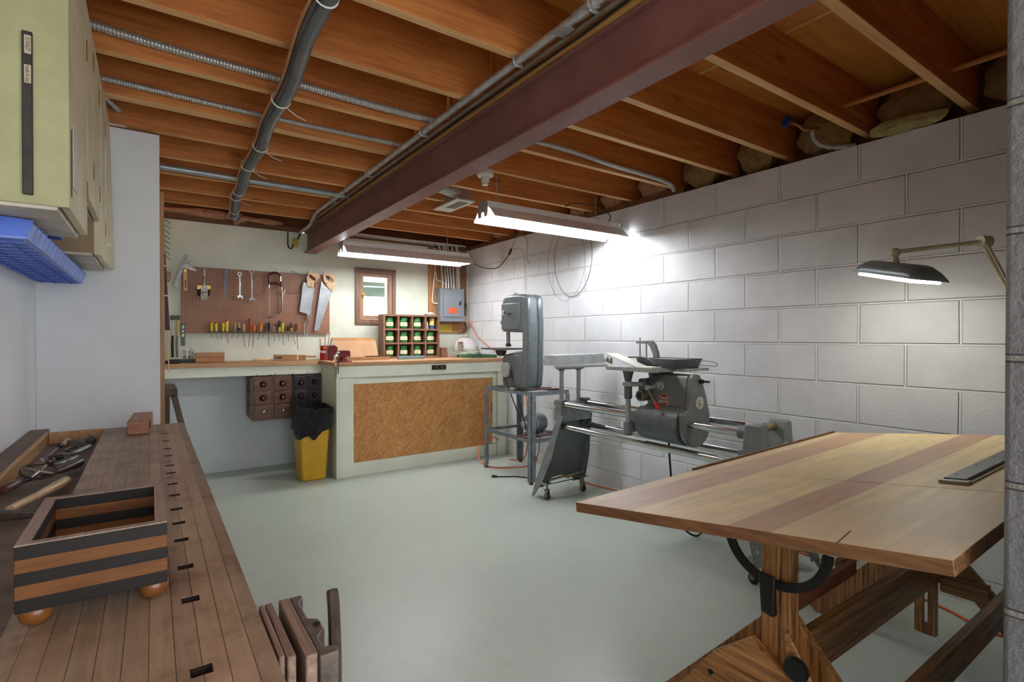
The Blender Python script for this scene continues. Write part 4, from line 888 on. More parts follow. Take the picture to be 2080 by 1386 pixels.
# screwdriver rack
RZ = c3(1000, 865, PY-.03).z
a, b_ = c3(560, 865, PY-.03).x, c3(1500, 865, PY-.03).x
rk = thing('screwdriver_rack', 'long wire rack along the bottom edge of the pegboard', 'rack', ((a+b_)/2, PY-.02, RZ))
obj('rail', MB().cyl((a, PY-.012, RZ), (b_, PY-.012, RZ), .0025, n=8), WIRE, rk)
obj('rail', MB().cyl((a, PY-.05, RZ), (b_, PY-.05, RZ), .0025, n=8), WIRE, rk, label='front rail')
for k in range(10):
    x = a+(b_-a)*k/9; obj('cross_wire', MB().tube([(x, PY-.001, RZ+.012), (x, PY-.012, RZ), (x, PY-.05, RZ)], .002, 6), WIRE, rk)
SD = [(592, 755, 860, 595, 920, 'e0c22a', 'c84a2c', .012, 'yellow handled screwdriver with red cap, first on the rack from the left'),
 (635, 765, 860, 658, 940, 'd9c838', 'c84a2c', .011, 'yellow handled screwdriver with red cap, second on the rack from the left'),
 (710, 775, 860, 688, 935, 'd8bc20', 'd8bc20', .012, 'plain yellow handled screwdriver, third on the rack from the left'),
 (746, 740, 860, 765, 980, 'e3cf35', 'c43a26', .014, 'largest yellow handled screwdriver with red cap, fourth on the rack'),
 (835, 770, 860, 788, 930, 'b3a27c', 'b3a27c', .007, 'slim tilted smoky handled screwdriver, fifth on the rack'),
 (868, 775, 855, 852, 925, 'b79c78', '2c3036', .011, 'smoky screwdriver with black collar, sixth on the rack'),
 (915, 780, 860, 928, 1015, 'c59a62', 'b3885c', .012, 'amber handled screwdriver with long bent looking shaft, seventh on the rack'),
 (982, 728, 860, 965, 1015, 'b8331d', 'a02a18', .013, 'tall red handled screwdriver near the middle of the rack'),
 (1022, 795, 860, 1008, 1025, 'd5731f', 'b33a1c', .012, 'short orange handled screwdriver right of the tall red one'),
 (1092, 775, 860, 1058, 940, 'e08f22', 'd88420', .013, 'bright orange tilted screwdriver in the middle of the rack'),
 (1143, 765, 860, 1110, 915, '3f3b3a', '8a8684', .008, 'slim dark grey tool left of the all black screwdriver'),
 (1170, 763, 860, 1170, 1010, '1c1d20', '17181a', .012, 'all black handled screwdriver with thick shaft'),
 (1222, 812, 860, 1222, 960, '9c9a98', 'b9b9b9', .006, 'small chrome pin vise on the rack'),
 (1275, 750, 860, 1275, 950, '3a2a2a', 'e0c22a', .011, 'dark brown screwdriver with yellow collar left of the yellow one'),
 (1306, 760, 860, 1320, 995, 'd0c83a', 'c84a2c', .011, 'greenish yellow screwdriver with red cap at the right half of the rack'),
 (1363, 800, 858, 1370, 955, '222224', '222224', .010, 'short black screwdriver, fourth on the rack from the right'),
 (1393, 770, 858, 1435, 990, '4b3327', 'd8bc20', .011, 'dark brown screwdriver with yellow collar leaning right'),
 (1450, 775, 858, 1462, 1045, '8a4126', '8a4126', .016, 'wide reddish wooden handled screwdriver, last on the rack at the right')]
for i, (hx, zt, zb_, tx, tz, c1, c2, r, lb) in enumerate(SD):
    Y = PY-.031
    p0, p1, p2 = c3(hx, zt, Y), c3((hx*.8+tx*.2) if abs(hx-tx) > 20 else hx, zb_, Y), c3(tx, tz, Y)
    t = thing('screwdriver', lb, 'screwdriver', tuple(p1), 'screwdrivers in the rack')
    d = (p1-p0); m1 = plain('sd_'+c1, c1, .3, 0, .05, 20, coat=.4); m2 = plain('sd_'+c2, c2, .3, 0, .05, 20, coat=.4)
    cap_bottom = c2 in ('e0c22a', 'd8bc20', '2c3036') and c1 in ('3a2a2a', '4b3327', 'b79c78')
    q = [p0+d*k for k in (0, .06, .13, .16, .35, .6, .78, .9, 1)]; rr = [r*.5, r*.9, r, r*1.0, r*.92, r, r*.75, r*.9, r*.6]
    if cap_bottom:
        obj('handle', MB().tube(q[:6], rr[:6], 10), m1, t); obj('collar', MB().tube(q[5:], rr[5:], 10), m2, t)
    else:
        obj('cap', MB().tube(q[:4], rr[:4], 10), m2, t); obj('handle', MB().tube(q[3:], rr[3:], 10), m1, t)
    e = p2+(p1-p2).normalized()*.012
    sh_ = MB().cyl(tuple(p1), tuple(e), .0028 if r < .012 else .0034, n=8)
    sh_.bar(tuple(e), tuple(p2), .008, .002, (0, 1, 0)); obj('shaft', sh_, STL, t)

# ---------------------------------------------------------------- electrical corner
PLY = wood('plywood_backing', '8d5a30', 'ac7643', 'c79262', 'Z', .6, .6, streak=8)
one('plywood_backboard', MB().box(2.459, 2.925, BY-.02, BY-.001, 1.215, 2.135), PLY, 'tall plywood backboard behind the grey breaker panel', 'board')
GB = plain('panel_grey', '8b9198', .4, .2, .03, 8)
ep = thing('breaker_panel', 'grey steel electrical breaker panel with orange sticker', 'electrical panel', (2.7, BY-.06, 1.34))
obj('box', MB().box(2.545, 2.835, BY-.125, BY-.021, 1.335, 1.695), GB, ep, bev=.003)
obj('door', MB().box(2.585, 2.80, BY-.137, BY-.126, 1.385, 1.675), GB, ep, bev=.003)
obj('latch', MB().box(2.765, 2.785, BY-.144, BY-.138, 1.515, 1.555), DKMET, ep)
obj('sticker', MB().box(2.635, 2.74, BY-.1385, BY-.1373, 1.425, 1.485), plain('orange_sticker', 'e8623a', .6, 0, .06, 40), ep)
for k, xx in enumerate((2.56, 2.82)):
    for zz in (1.35, 1.68): obj('screw', MB().cyl((xx, BY-.126, zz), (xx, BY-.128, zz), .005, n=8), CHROME, ep)
one('warning_label', MB().box(2.585, 2.74, BY-.0225, BY-.0205, 1.225, 1.305), plain('yellow_card', 'c9b23a', .6, 0, .15, 70), 'yellow printed label on the plywood below the breaker panel', 'label')
labels_c = ['leftmost', 'second', 'third', 'fourth', 'fifth', 'sixth', 'rightmost']
for i, (xt, xb_, r) in enumerate(((2.58, 2.60, .012), (2.63, 2.64, .009), (2.655, 2.67, .009), (2.68, 2.705, .012), (2.735, 2.735, .010), (2.785, 2.775, .010), (2.80, 2.80, .007))):
    pth = [(xb_, BY-.07, 1.70), (xb_, BY-.065, 1.78), ((xt+xb_)/2, BY-.05, 1.95), (xt, BY-.045, 2.10), (xt-.02, BY-.05, 2.175)]
    m = flex(spline(pth, 4), r, .008, 8) if i in (0, 3, 5) else MB().tube(spline(pth, 5), r, 8)
    one('conduit', m, [FLEX, GALV, GALV, FLEX, GALV, FLEX, ZIP][i], labels_c[i]+' conduit rising from the top of the breaker panel', 'conduit', 'conduits above the breaker panel')
one('white_cable', MB().tube(spline([(2.525, BY-.027, 2.13), (2.53, BY-.028, 1.9), (2.50, BY-.028, 1.62), (2.505, BY-.028, 1.54), (2.54, BY-.06, 1.53)]), .006, 8), ZIP, 'white cable curving into the left side of the breaker panel', 'cable')
one('white_cable', MB().tube(spline([(2.535, BY-.035, 1.87), (2.545, BY-.04, 1.79), (2.59, BY-.045, 1.77), (2.64, BY-.06, 1.74), (2.645, BY-.07, 1.705)]), .005, 8), ZIP, 'short cream cable curling onto the top of the breaker panel', 'cable')
BRN = plain('brown_cable', '8a6a52', .5, 0, .1, 20)
for i, x in enumerate((2.852, 2.868, 2.884, 2.90)):
    one('brown_cable', MB().tube(spline([(x, BY-.026, 2.13), (x+.002, BY-.026, 1.8), (x-.002+.004*i, BY-.026, 1.5), (x, BY-.026, 1.32+.03*i)]), .0055, 8), BRN, ['first', 'second', 'third', 'fourth'][i]+' brown cable from the left running down the plywood right of the panel', 'cable', 'brown cables beside the panel')
one('junction_box', MB().box(2.845, 2.90, BY-.07, BY-.034, 1.50, 1.545), DKMET, 'small dark junction box right of the breaker panel', 'junction box', bev=.003)
one('surface_outlet', MB().box(2.838, 2.872, BY-.11, BY-.03, 1.335, 1.395), GB, 'small grey outlet box at the lower right corner of the breaker panel', 'outlet', bev=.003)
one('appliance_lead', MB().tube(spline([(2.86, BY-.09, 1.33), (2.87, BY-.09, 1.26), (2.84, BY-.06, 1.22), (2.80, BY-.04, 1.215)]), .005, 8).tube(spline([(2.87, BY-.08, 1.33), (2.89, BY-.08, 1.25), (2.86, BY-.05, 1.20)]), .004, 8), BLK, 'black cords curling below the outlet beside the breaker panel', 'cord')
ORG = plain('orange_cord', 'd9653a', .45, 0, .05, 20)
one('extension_cord', MB().tube(spline([(2.875, BY-.10, 1.37), (2.905, BY-.15, 1.30), (2.915, 4.85, 1.16), (2.92, 4.6, 1.05), (2.92, 4.3, .985), (2.93, 4.1, .93), (2.93, 4.0, .6), (2.93, 3.98, .3), (2.90, 3.99, .03), (2.8, 4.1, .006)]), .0055, 8), ORG, 'orange extension cord dropping from the panel outlet behind the bandsaw', 'cord')
bun = MB()
for i in range(7):
    y = BY-.05-.018*i; bun.tube(spline([(1.40, y, 2.170-.004*i), (1.8, y-.01, 2.16-.003*i), (2.3, y+.01*(i % 2), 2.155), (2.52+.03*i, y, 2.155), (2.58+.035*i, BY-.035, 2.12)], 4), .007, 8)
for i in range(7):
    pass
CB2 = [FLEX, plain('blue_grey_cable', '6d7480', .5, 0, .1, 20), GALV]
for i in range(7):
    y = BY-.055-.019*i
    one('ceiling_cable', MB().tube(spline([(1.36, y, 2.166-.004*(i % 3)), (1.8, y-.004, 2.160), (2.25, y+.004*(i % 2), 2.158), (2.44+.055*i, y+.003, 2.158), (2.50+.055*i, y+.012, 2.150)], 4), .007, 8), CB2[i % 3], ['nearest the wall', 'second', 'third', 'fourth', 'fifth', 'sixth', 'farthest from the wall'][i]+' in the bundle of cables along the top of the back wall', 'cable', 'cables along the top of the back wall')

# ---------------------------------------------------------------- tools in the left corner of the back bay
def c3p(l, Y, **k): return [tuple(c3(x, z, Y)) for x, z in l]
HY = 5.06
for nm, x, hc, gc, lb in (('hammer', 205, 'cfcfcf', '20201f', 'steel shafted hammer with black grip hanging in the left corner'), ('hammer', 252, 'd9b91f', '8d8a86', 'yellow shafted hammer with grey rubber grip, right of the steel one')):
    t = thing(nm, lb, 'hammer', c3p([(x, 1000)], HY)[0])
    obj('head', MB().prism([(p[0], p[1]) for p in pts([(x-32, 705), (x-20, 698), (x+16, 698), (x+24, 705), (x+24, 730), (x+14, 745), (x-14, 745), (x-30, 735)], HY)], 'Y', HY-.012, HY+.012), DKMET, t, bev=.003)
    a = c3p([(x, 745), (x, 890), (x-3, 900), (x-6, 1000), (x-4, 1120)], HY)
    obj('shaft', MB().tube(a[:2], .0065, 10), plain('shaft_'+hc, hc, .3, .4 if hc == 'cfcfcf' else 0, .05, 20), t)
    obj('grip', MB().tube(a[2:], [.008, .0105, .009], 12), plain('grip_'+gc, gc, .6, 0, .08, 20), t)
t = thing('torpedo_level', 'dark grey torpedo level hanging at the lower left edge of the pegboard', 'level', c3p([(305, 900)], 5.09)[0])
q = pts([(285, 778), (328, 778), (326, 1003), (283, 1003)], 5.095); zs = [p[1] for p in q]
obj('body', MB().prism(q, 'Y', 5.09, 5.108), plain('level_grey', '4b4f4d', .4, .2, .1, 20), t, bev=.002)
for (za, zb_, c) in ((800, 830, 'b8bdb8'), (850, 868, 'c9c9a0'), (885, 912, 'd8d070')):
    q = pts([(296, za), (316, za), (316, zb_), (296, zb_)], 5.09); obj('vial', MB().prism(q, 'Y', 5.087, 5.0895), plain('vial_'+c, c, .2), t)
obj('hanger', MB().tube(c3p([(306, 755), (306, 778)], 5.095), .0015, 6), CHROME, t)
# hanging on the bay side wall, seen edge on
one('shelf_standard', MB().box(.041, .056, 3.11, 3.125, 1.40, 1.86), plain('black_metal_strip', '1d1c1b', .4, .3, .5, 40), 'black perforated metal strip on the end of the grey partition', 'strip')
t = thing('handsaw_in_sleeve', 'narrow maroon sleeved saw hanging point up in the bay left of the pegboard', 'saw', (.10, 3.6, 1.2))
obj('sleeve', MB().prism([(.067, 1.645), (.072, 1.645), (.0936, 1.205), (.067, 1.205)], 'Y', 3.585, 3.605), plain('maroon_canvas', '5c2028', .6, 0, .05, 10), t, bev=.002)
for z in (1.40, 1.57): obj('tie_band', MB().box(.066, .084 if z < 1.5 else .077, 3.583, 3.607, z, z+.006), ZIP, t)
one('garden_stake', MB().bar((.072, 3.625, 1.76), (.089, 3.625, .964), .006, .006), wood('yellow_wood', '', '', '', ''), 'thin yellow wooden stake leaning behind the maroon sleeve', 'stake')
one('long_steel_rule', MB().bar((.0565, 3.54, 1.85), (.0575, 3.54, 1.0), .005, .02), STL, 'long grey steel straightedge hanging beside the partition end', 'rule')
one('round_file', MB().lathe([(.004, 0), (.008, .02), (.009, .10), (.005, .115)], (.058, 3.5, .99), (0, 0, 1), 12), BLK, 'black tool grip low beside the partition end', 'grip')
one('wooden_batten', MB().bar((.118, 4.95, 1.22), (.116, 4.95, BT+.002), .03, .012), HW, 'short pale batten standing on the worktop beside the hammers', 'batten')
t = thing('wire_rack', 'tangled grey wire hooks hanging at the top of the bay side wall', 'hook', (.1, 3.7, 1.8))
mb = MB()
for k in range(9): mb.tube(spline([(.04, 3.60+.006*k, 1.87-.03*k), (.075, 3.61, 1.868-.03*k), (.092+.004*(k % 3), 3.61, 1.85-.03*k)], 3), .0018, 5)
mb.tube([(.04, 3.62, 1.90), (.04, 3.62, 1.58)], .004, 6)
obj('hooks', mb, DKMET, t)
one('cap', fluff((.118, 5.115, 1.66), (.022, .03, .04), 8), plain('tan_cloth', 'c9a688', .9, 0, .1, 20), 'small tan cloth bundle hanging left of the combination square', 'cloth')

# ================================================================= bandsaw and its stand
HAM = plain('hammertone_grey', '656d71', .3, .15, .06, 25, coat=.2); HAM2 = plain('worn_grey_paint', '7c8184', .45, .2, .12, 14)
RUST = plain('rusty_brown', '6b3f36', .6, .3, .15, 20)
FX = 2.465
def c4(cx_, cz_, X=FX): p = at(940+cx_/2.889, 560+cz_/2.889, X=X); return (p.y, p.z)
bs = thing('bandsaw', 'old grey hammertone bandsaw on an open angle iron stand', 'bandsaw', (2.56, 3.6, .745))
outl = [c4(*q) for q in ((229, 330), (227, 180), (232, 140), (250, 120), (300, 109), (350, 108), (372, 114), (382, 135), (388, 300), (386, 560), (380, 655), (365, 667), (290, 660), (236, 652), (229, 620), (229, 480), (242, 462), (345, 440), (345, 335))]
obj('frame', MB().prism(outl, 'X', FX, FX+.100), HAM, bs, bev=.02, seg=5)
obj('rear_cover', MB().prism(outl, 'X', FX+.103, FX+.160), HAM, bs, bev=.026, seg=5)
a, b_ = c4(231, 318), c4(333, 158)
obj('wheel_door', MB().box(FX-.008, FX+.002, a[0], b_[0], a[1], b_[1]), HAM, bs, bev=.006, seg=3)
a, b_ = c4(246, 630), c4(340, 470)
obj('lower_panel', MB().box(FX-.004, FX+.001, b_[0], a[0], a[1], b_[1]), HAM, bs, bev=.003)
k1 = c4(262, 222); obj('door_knob', MB().lathe([(.007, 0), (.007, .02), (.02, .024), (.022, .032), (.014, .04)], (FX-.008, k1[0], k1[1]), (-1, 0, 0), 18), CHROME, bs)
k1 = c4(282, 225); obj('latch_stud', MB().cyl((FX-.008, *k1), (FX-.03, *k1), .007), DKMET, bs)
k1 = c4(229, 278); obj('guide_clamp_knob', MB().cyl((FX+.03, k1[0], k1[1]), (FX+.03, k1[0]+.03, k1[1]+.006), .005).ball((FX+.03, k1[0]+.045, k1[1]+.006), .016), CHROME, bs)
a = c4(248, 330); b_ = c4(248, 400)
obj('guide_post', MB().box(FX+.02, FX+.045, a[0]-.012, a[0]+.012, b_[1], a[1]+.01), HAM2, bs); obj('guide_guard', MB().box(FX+.01, FX+.015, a[0]-.045, a[0]-.03, b_[1]+.01, a[1]), HAM2, bs)
obj('blade_guide', MB().box(FX+.015, FX+.05, a[0]-.02, a[0]+.015, b_[1]-.025, b_[1]), DKMET, bs, bev=.003)
obj('blade', MB().box(FX+.03, FX+.0305, a[0]-.004, a[0]+.004, 1.07, b_[1]), CHROME, bs)
obj('table', MB().box(2.385, 2.60, 3.60, 3.935, 1.062, 1.075), plain('cast_iron', '5d605f', .4, .6, .1, 20), bs, bev=.002)
obj('trunnion', MB().prism([(3.70+.06*math.cos(t), 1.058+.05*math.sin(t)) for t in [PI+PI*k/12 for k in range(13)]], 'X', FX-.04, FX-.005), DKMET, bs)
tk = (FX+.08, 3.62, outl[5][1]); obj('tension_knob', MB().cyl((tk[0], tk[1], tk[2]-.005), (tk[0], tk[1], tk[2]+.02), .006).bar((tk[0], tk[1]-.03, tk[2]+.022), (tk[0], tk[1]+.03, tk[2]+.022), .012, .008), CHROME, bs)
pc = c4(264, 553); 
obj('pulley', MB().lathe([(.052, 0), (.062, .004), (.062, .012), (.055, .016), (.062, .02), (.062, .026), (.045, .028), (.012, .026)], (FX-.006, pc[0], pc[1]), (-1, 0, 0), 32), plain('pulley_alu', 'c3c5c3', .35, .7, .04, 20), bs)
for y in (3.545, 3.74): obj('foot', MB().lathe([(.045, 0), (.04, .012), (.02, .014)], (FX+.09, y, .7355), n=20), HAM2, bs)
AI = plain('angle_iron_grey', '7e868e', .45, .2, .12, 14)
sd = thing('machine_stand', 'grey slotted angle iron stand with rusty cross bars under the bandsaw', 'stand', (2.66, 3.65, 0))
SX0, SX1, SY0, SY1 = 2.465, 2.86, 3.30, 4.0
def angle(p0, p1, dx, dy):
    """angle iron leg: two flanges"""
    (x, y, z0), (x1, y1, z1) = p0, p1
    mb = MB()
    mb.hexa([(x, y, z0), (x+dx, y, z0), (x+dx, y+.003*(1 if dy > 0 else -1), z0), (x, y+.003*(1 if dy > 0 else -1), z0)], [(x1, y1, z1), (x1+dx, y1, z1), (x1+dx, y1+.003*(1 if dy > 0 else -1), z1), (x1, y1+.003*(1 if dy > 0 else -1), z1)])
    s = 1 if dx > 0 else -1
    mb.hexa([(x, y, z0), (x+.003*s, y, z0), (x+.003*s, y+dy, z0), (x, y+dy, z0)], [(x1, y1, z1), (x1+.003*s, y1, z1), (x1+.003*s, y1+dy, z1), (x1, y1+dy, z1)])
    return mb
for x, y, dx, dy in ((SX0, SY0, .045, .05), (SX0, SY1, .04, -.04), (SX1, SY0, -.045, .05), (SX1, SY1, -.045, -.05)):
    lg = obj('leg', angle((x, y, .02), (x, y, .70), dx, dy), AI, sd)
    obj('worn_foot', MB().box(x-(.001 if dx > 0 else .02), x+(.02 if dx > 0 else .001), y-.001 if dy > 0 else y-.03, y+.03 if dy > 0 else y+.001, 0, .02), RUST, lg)
    for k in range(9):
        z = .40+.033*k
        obj('bolt_hole', MB().cyl((x+dx*.5, y-.0006*(1 if dy > 0 else -1), z), (x+dx*.5, y-.0002*(1 if dy > 0 else -1), z), .005, n=8), plain('pale_hole', 'b9bdbf', .6), lg) if (x, y) == (SX0, SY0) else None
def frame(z, nm):
    mb = MB()
    for y, s in ((SY0+.004, 1), (SY1-.004, -1)): mb.box(SX0+.004, SX1-.004, y, y+.003*s, z, z+.03).box(SX0+.004, SX1-.004, y, y+.025*s, z+.028, z+.030)
    for x, s in ((SX0+.004, 1), (SX1-.004, -1)): mb.box(x, x+.003*s, SY0+.004, SY1-.004, z, z+.03).box(x, x+.025*s, SY0+.004, SY1-.004, z+.028, z+.030)
    return obj(nm, mb, AI, sd)
frame(.70, 'top_frame'); frame(.325, 'lower_frame')
for y in (3.42, 3.52, 3.74): obj('cross_bar', MB().box(SX0+.01, SX1-.01, y, y+.05, .7305, .735), RUST, sd, label='rusty brown cross bar')
for y in (3.36, 3.46): obj('cross_bar', MB().box(SX0+.01, SX1-.01, y, y+.06, .3555, .360), RUST, sd, label='rusty brown lower cross bar')
mo = thing('electric_motor', 'grey round electric motor on the lower shelf of the bandsaw stand', 'motor', (2.64, 3.46, .36))
MY, MZ = 3.47, .455
obj('body', MB().lathe([(.03, 0), (.065, .01), (.078, .03), (.078, .15), (.065, .172), (.03, .18)], (2.54, MY, MZ), (1, 0, 0), 28), HAM2, mo)
obj('end_bell', MB().lathe([(.078, .06), (.0795, .062), (.0795, .068), (.078, .07)], (2.54, MY, MZ), (1, 0, 0), 28), ALU, mo)
obj('foot_plate', MB().box(2.56, 2.71, MY-.06, MY+.06, .361, .375).box(2.58, 2.60, MY-.04, MY+.04, .375, .40).box(2.67, 2.69, MY-.04, MY+.04, .375, .40), HAM2, mo)
obj('shaft_pulley', MB().lathe([(.028, 0), (.02, .012), (.028, .024)], (2.505, MY+.0, MZ), (1, 0, 0), 20).cyl((2.50, MY, MZ), (2.54, MY, MZ), .008), ALU, mo)
def belt(c0, r0, c1, r1, x):
    d = V((c1[0]-c0[0], c1[1]-c0[1])); a = math.atan2(d.y, d.x); o = []
    for k in range(13): t = a+PI/2+PI*k/12; o.append((x, c0[0]+r0*math.cos(t), c0[1]+r0*math.sin(t)))
    for k in range(13): t = a-PI/2+PI*k/12; o.append((x, c1[0]+r1*math.cos(t), c1[1]+r1*math.sin(t)))
    return o
bl_ = belt(pc, .058, (MY, MZ), .024, 2.447); bl_ = [(2.447+(.067*(pc[1]-z)/(pc[1]-MZ)), y, z) for x, y, z in bl_]
one('drive_belt', MB().tube(bl_, .005, 6, closed=True), BLK, 'black drive belt from the bandsaw pulley down to the motor', 'belt')
PC4 = one('motor_cord', MB().tube(spline([(2.62, 3.40, .40), (2.58, 3.345, .30), (2.56, 3.36, .18), (2.50, 3.38, .10), (2.53, 3.34, .04), (2.60, 3.36, .006)]), .004, 8), plain('grey_cable', '6b645c', .5, 0, .1, 20), 'grey brown motor cord hanging inside the bandsaw stand', 'cord')
part_of(PC4, mo)
one('plugged_lead', MB().tube(spline([(2.585, 3.40, .009), (2.52, 3.55, .006), (2.42, 3.62, .006), (2.355, 3.66, .008)]), .005, 8).cyl((2.37, 3.65, .010), (2.335, 3.675, .012), .010), BLK, 'black cord with plug lying on the floor under the bandsaw stand', 'cord')
one('extension_cord', MB().tube(spline([(2.80, 4.28, .16), (2.72, 4.25, .20), (2.55, 4.22, .16), (2.48, 4.12, .05), (2.50, 3.98, .006), (2.60, 3.86, .006), (2.75, 3.80, .006), (2.86, 3.74, .05), (2.90, 3.9, .14)]), .0055, 8), ORG, 'orange extension cord looping on the floor behind the bandsaw stand', 'cord')
one('extension_cord', MB().tube(spline([(2.90, 3.62, .006), (2.89, 3.35, .006), (2.86, 3.05, .006), (2.90, 2.8, .006), (2.92, 2.4, .006), (2.91, 1.9, .006), (2.88, 1.4, .006), (2.86, 1.1, .006), (2.80, .8, .006), (2.72, .62, .006), (2.76, .45, .006)]), .0055, 8), ORG, 'orange extension cord running along the foot of the block wall', 'cord')

# ================================================================= combination lathe and saw machine
MG = plain('machine_grey', '84898a', .4, .12, .06, 16, coat=.15); MGD = plain('machine_grey_dark', '676d6f', .42, .1, .06, 16)
ss = thing('combination_woodworking_machine', 'long grey combination lathe and saw machine with steel way tubes on casters', 'machine', (2.53, 2.2, 0))
XF, XR, ZU, ZL = 2.425, 2.645, .69, .53
TUB = plain('polished_way_tube', 'c9cbcc', .17, 1, .03, 9)
for x in (XF, XR):
    obj('way_tube', MB().cyl((x, 1.44, ZU), (x, 2.90, ZU), .0215, n=24), TUB, ss); obj('bench_tube', MB().cyl((x, 1.44, ZL), (x, 2.90, ZL), .0215, n=24), TUB, ss)
for nm, y, s in (('left', 2.88, 1), ('right', 1.45, -1)):
    # casting that carries the way tubes
    obj('end_casting', MB().prism([(XF-.035, .565), (XF-.03, .66), (XF-.03, .72), (XF+.03, .72), (XF+.03, .70), (XR-.03, .70), (XR-.03, .72), (XR+.03, .72), (XR+.03, .66), (XR+.035, .565)], 'Y', y-.03, y+.05) if s > 0 else
        MB().prism([(XF-.075, .42), (XF-.03, .735), (XF-.018, .748), (XF+.018, .748), (XF+.03, .735), (XF+.062, .56), (XR-.062, .56), (XR-.03, .735), (XR-.018, .748), (XR+.018, .748), (XR+.03, .735), (XR+.075, .42)], 'Y', y-.075, y+.015), MG, ss, bev=.006, seg=3)
    for x in (XF, XR):
        obj('collar', MB().cyl((x, y-.04 if s > 0 else y-.01, ZU), (x, y+.055 if s > 0 else y+.055, ZU), .030, n=24), MGD, ss)
        obj('collar', MB().cyl((x, y-.01 if s > 0 else y-.01, ZL), (x, y+.03 if s > 0 else y+.045, ZL), .028, n=24), MGD, ss)
    if s < 0:
        obj('grip_handle', MB().tube(spline([(XF+.06, y-.075, .50), (XF+.10, y-.10, .62), (XR-.07, y-.10, .64), (XR-.03, y-.09, .52)], 5), .012, 10), MG, ss)
        obj('cross_tube', MB().cyl((XF+.02, y-.02, .715), (XR-.02, y-.02, .715), .018, n=16), plain('brassy_tube', 'a89a70', .3, .8, .05, 20), ss)
    # pressed steel leg: web with two flanges, splaying outwards
    yy = lambda z: (y+.02*s)+(.56-z)*.30*s
    xf_ = lambda z: 2.385-(.56-z)*.17; xr_ = lambda z: 2.69+(.56-z)*.13
    web = [(xf_(.60), .60), (xr_(.60), .60), (xr_(.30), .30), (xr_(.06), .06), (xr_(.06)-.08, .06)] + [(2.53+.16*math.cos(t), .06+.07*math.sin(t)) for t in [PI*k/10 for k in range(1, 10)]] + [(xf_(.06)+.10, .06), (xf_(.06), .06), (xf_(.30), .30)]
    mb = MB(); n_ = len(web)
    for th_ in (0, .004*s): mb.v += [V((p[0], yy(p[1])+th_, p[1])) for p in web]
    mb.f += [tuple(range(n_)), tuple(range(n_, 2*n_))[::-1]]+[(i, n_+i, n_+(i+1) % n_, (i+1) % n_) for i in range(n_)]
    lg = obj('leg_panel', mb, MGD, ss)
    for fx, w0, sg in ((xf_, .060, 1), (xr_, .05, -1)):
        P = [(.61, w0*.9), (.45, w0*1.0), (.30, w0*1.35), (.12, w0*1.1), (.01, w0*.45)]
        A = [V((fx(z), yy(z), z)) for z, w_ in P]; B = [V((fx(z), yy(z)-w_*s, z)) for z, w_ in P]
        mb = MB(); ring_ = A+B[::-1]; m_ = len(ring_)
        mb.v += ring_+[p+V((.004*sg, 0, 0)) for p in ring_]
        mb.f += [tuple(range(m_)), tuple(range(m_, 2*m_))[::-1]]+[(i, m_+i, m_+(i+1) % m_, (i+1) % m_) for i in range(m_)]
        fl = obj('leg_flange', mb, MG, lg, bev=.0015)
        for z in (.10, .17): obj('bolt', MB().cyl((fx(z)-.002*sg, yy(z)-.03*s, z), (fx(z)-.006*sg, yy(z)-.03*s, z), .006, n=10), CHROME, lg)
    for xx in (2.345, 2.69):
        yc = yy(.1)-.09*s
        cs = obj('caster_fork', MB().cyl((xx, yc, .07), (xx, yc, .115), .007).box(xx-.014, xx-.011, yc-.012, yc+.012, .02, .075).box(xx+.011, xx+.014, yc-.012, yc+.012, .02, .075).box(xx-.014, xx+.014, yc-.014, yc+.014, .068, .074), plain('brassy_steel', '8f8a72', .35, .8, .1, 20), ss)
        obj('caster_wheel', MB().lathe([(.006, -.011), (.022, -.011), (.0255, -.006), (.0255, .006), (.022, .011), (.006, .011)], (xx, yc, .0258), (1, 0, 0), 24), BLK, cs)
        obj('caster_plate', MB().box(xx-.05, xx+.03, yc-.03, yc+.03, .116, .120), MG, cs)
    obj('axle_bar', MB().bar((2.345, yy(.1)-.09*s, .135), (2.69, yy(.1)-.09*s, .155), .018, .012), plain('brassy_steel', ''), ss)
    obj('brace_rod', MB().cyl((2.345, yy(.1)-.06*s, .095), (2.68, yy(.1)-.06*s, .10), .004), DKMET, ss)
# headstock
hy0, hy1 = 1.80, 2.13
sec = [(2.448, .93), (2.462, .953), (2.485, .960), (2.515, .953), (2.535, .925), (2.575, .83), (2.605, .73)]+[(2.49+.118*math.cos(t), .675+.118*math.sin(t)) for t in [-PI*k/14 for k in range(0, 15)]]+[(2.372, .745), (2.395, .762), (2.425, .775)]
hs = obj('headstock', MB().prism(sec, 'Y', hy0+.035, hy1-.03), MG, ss, bev=.006, seg=3)
sec2 = [(2.49+(p[0]-2.49)*1.03, .74+(p[1]-.74)*1.015) for p in sec]
obj('end_cover', MB().prism(sec2, 'Y', hy0, hy0+.034), MG, ss, bev=.008, seg=3)
sec3 = [(2.43, .76)]+[(2.47+.125*math.cos(t), .672+.112*math.sin(t)) for t in [PI*.72+PI*1.1*k/16 for k in range(17)]]+[(2.52, .76)]
obj('motor_pan', MB().prism(sec3, 'Y', hy0+.036, hy1), MGD, ss, bev=.005, seg=3)
def face(y, z, o=0):
    """x of the sloping front face at height z"""
    return 2.425+(z-.775)*.15-o
yc, zc = at(1348.7, 813, X=2.43).y, at(1348.7, 813, X=2.43).z
nrm = V((-1, 0, .15)).normalized()
lg = obj('badge', MB().lathe([(.036, -.002), (.036, .0015), (.0345, .002)], (face(yc, zc), yc, zc), tuple(nrm), 36), plain('badge_red', 'a5352a', .35, 0, .04, 20), ss, label='round red badge with white letters')
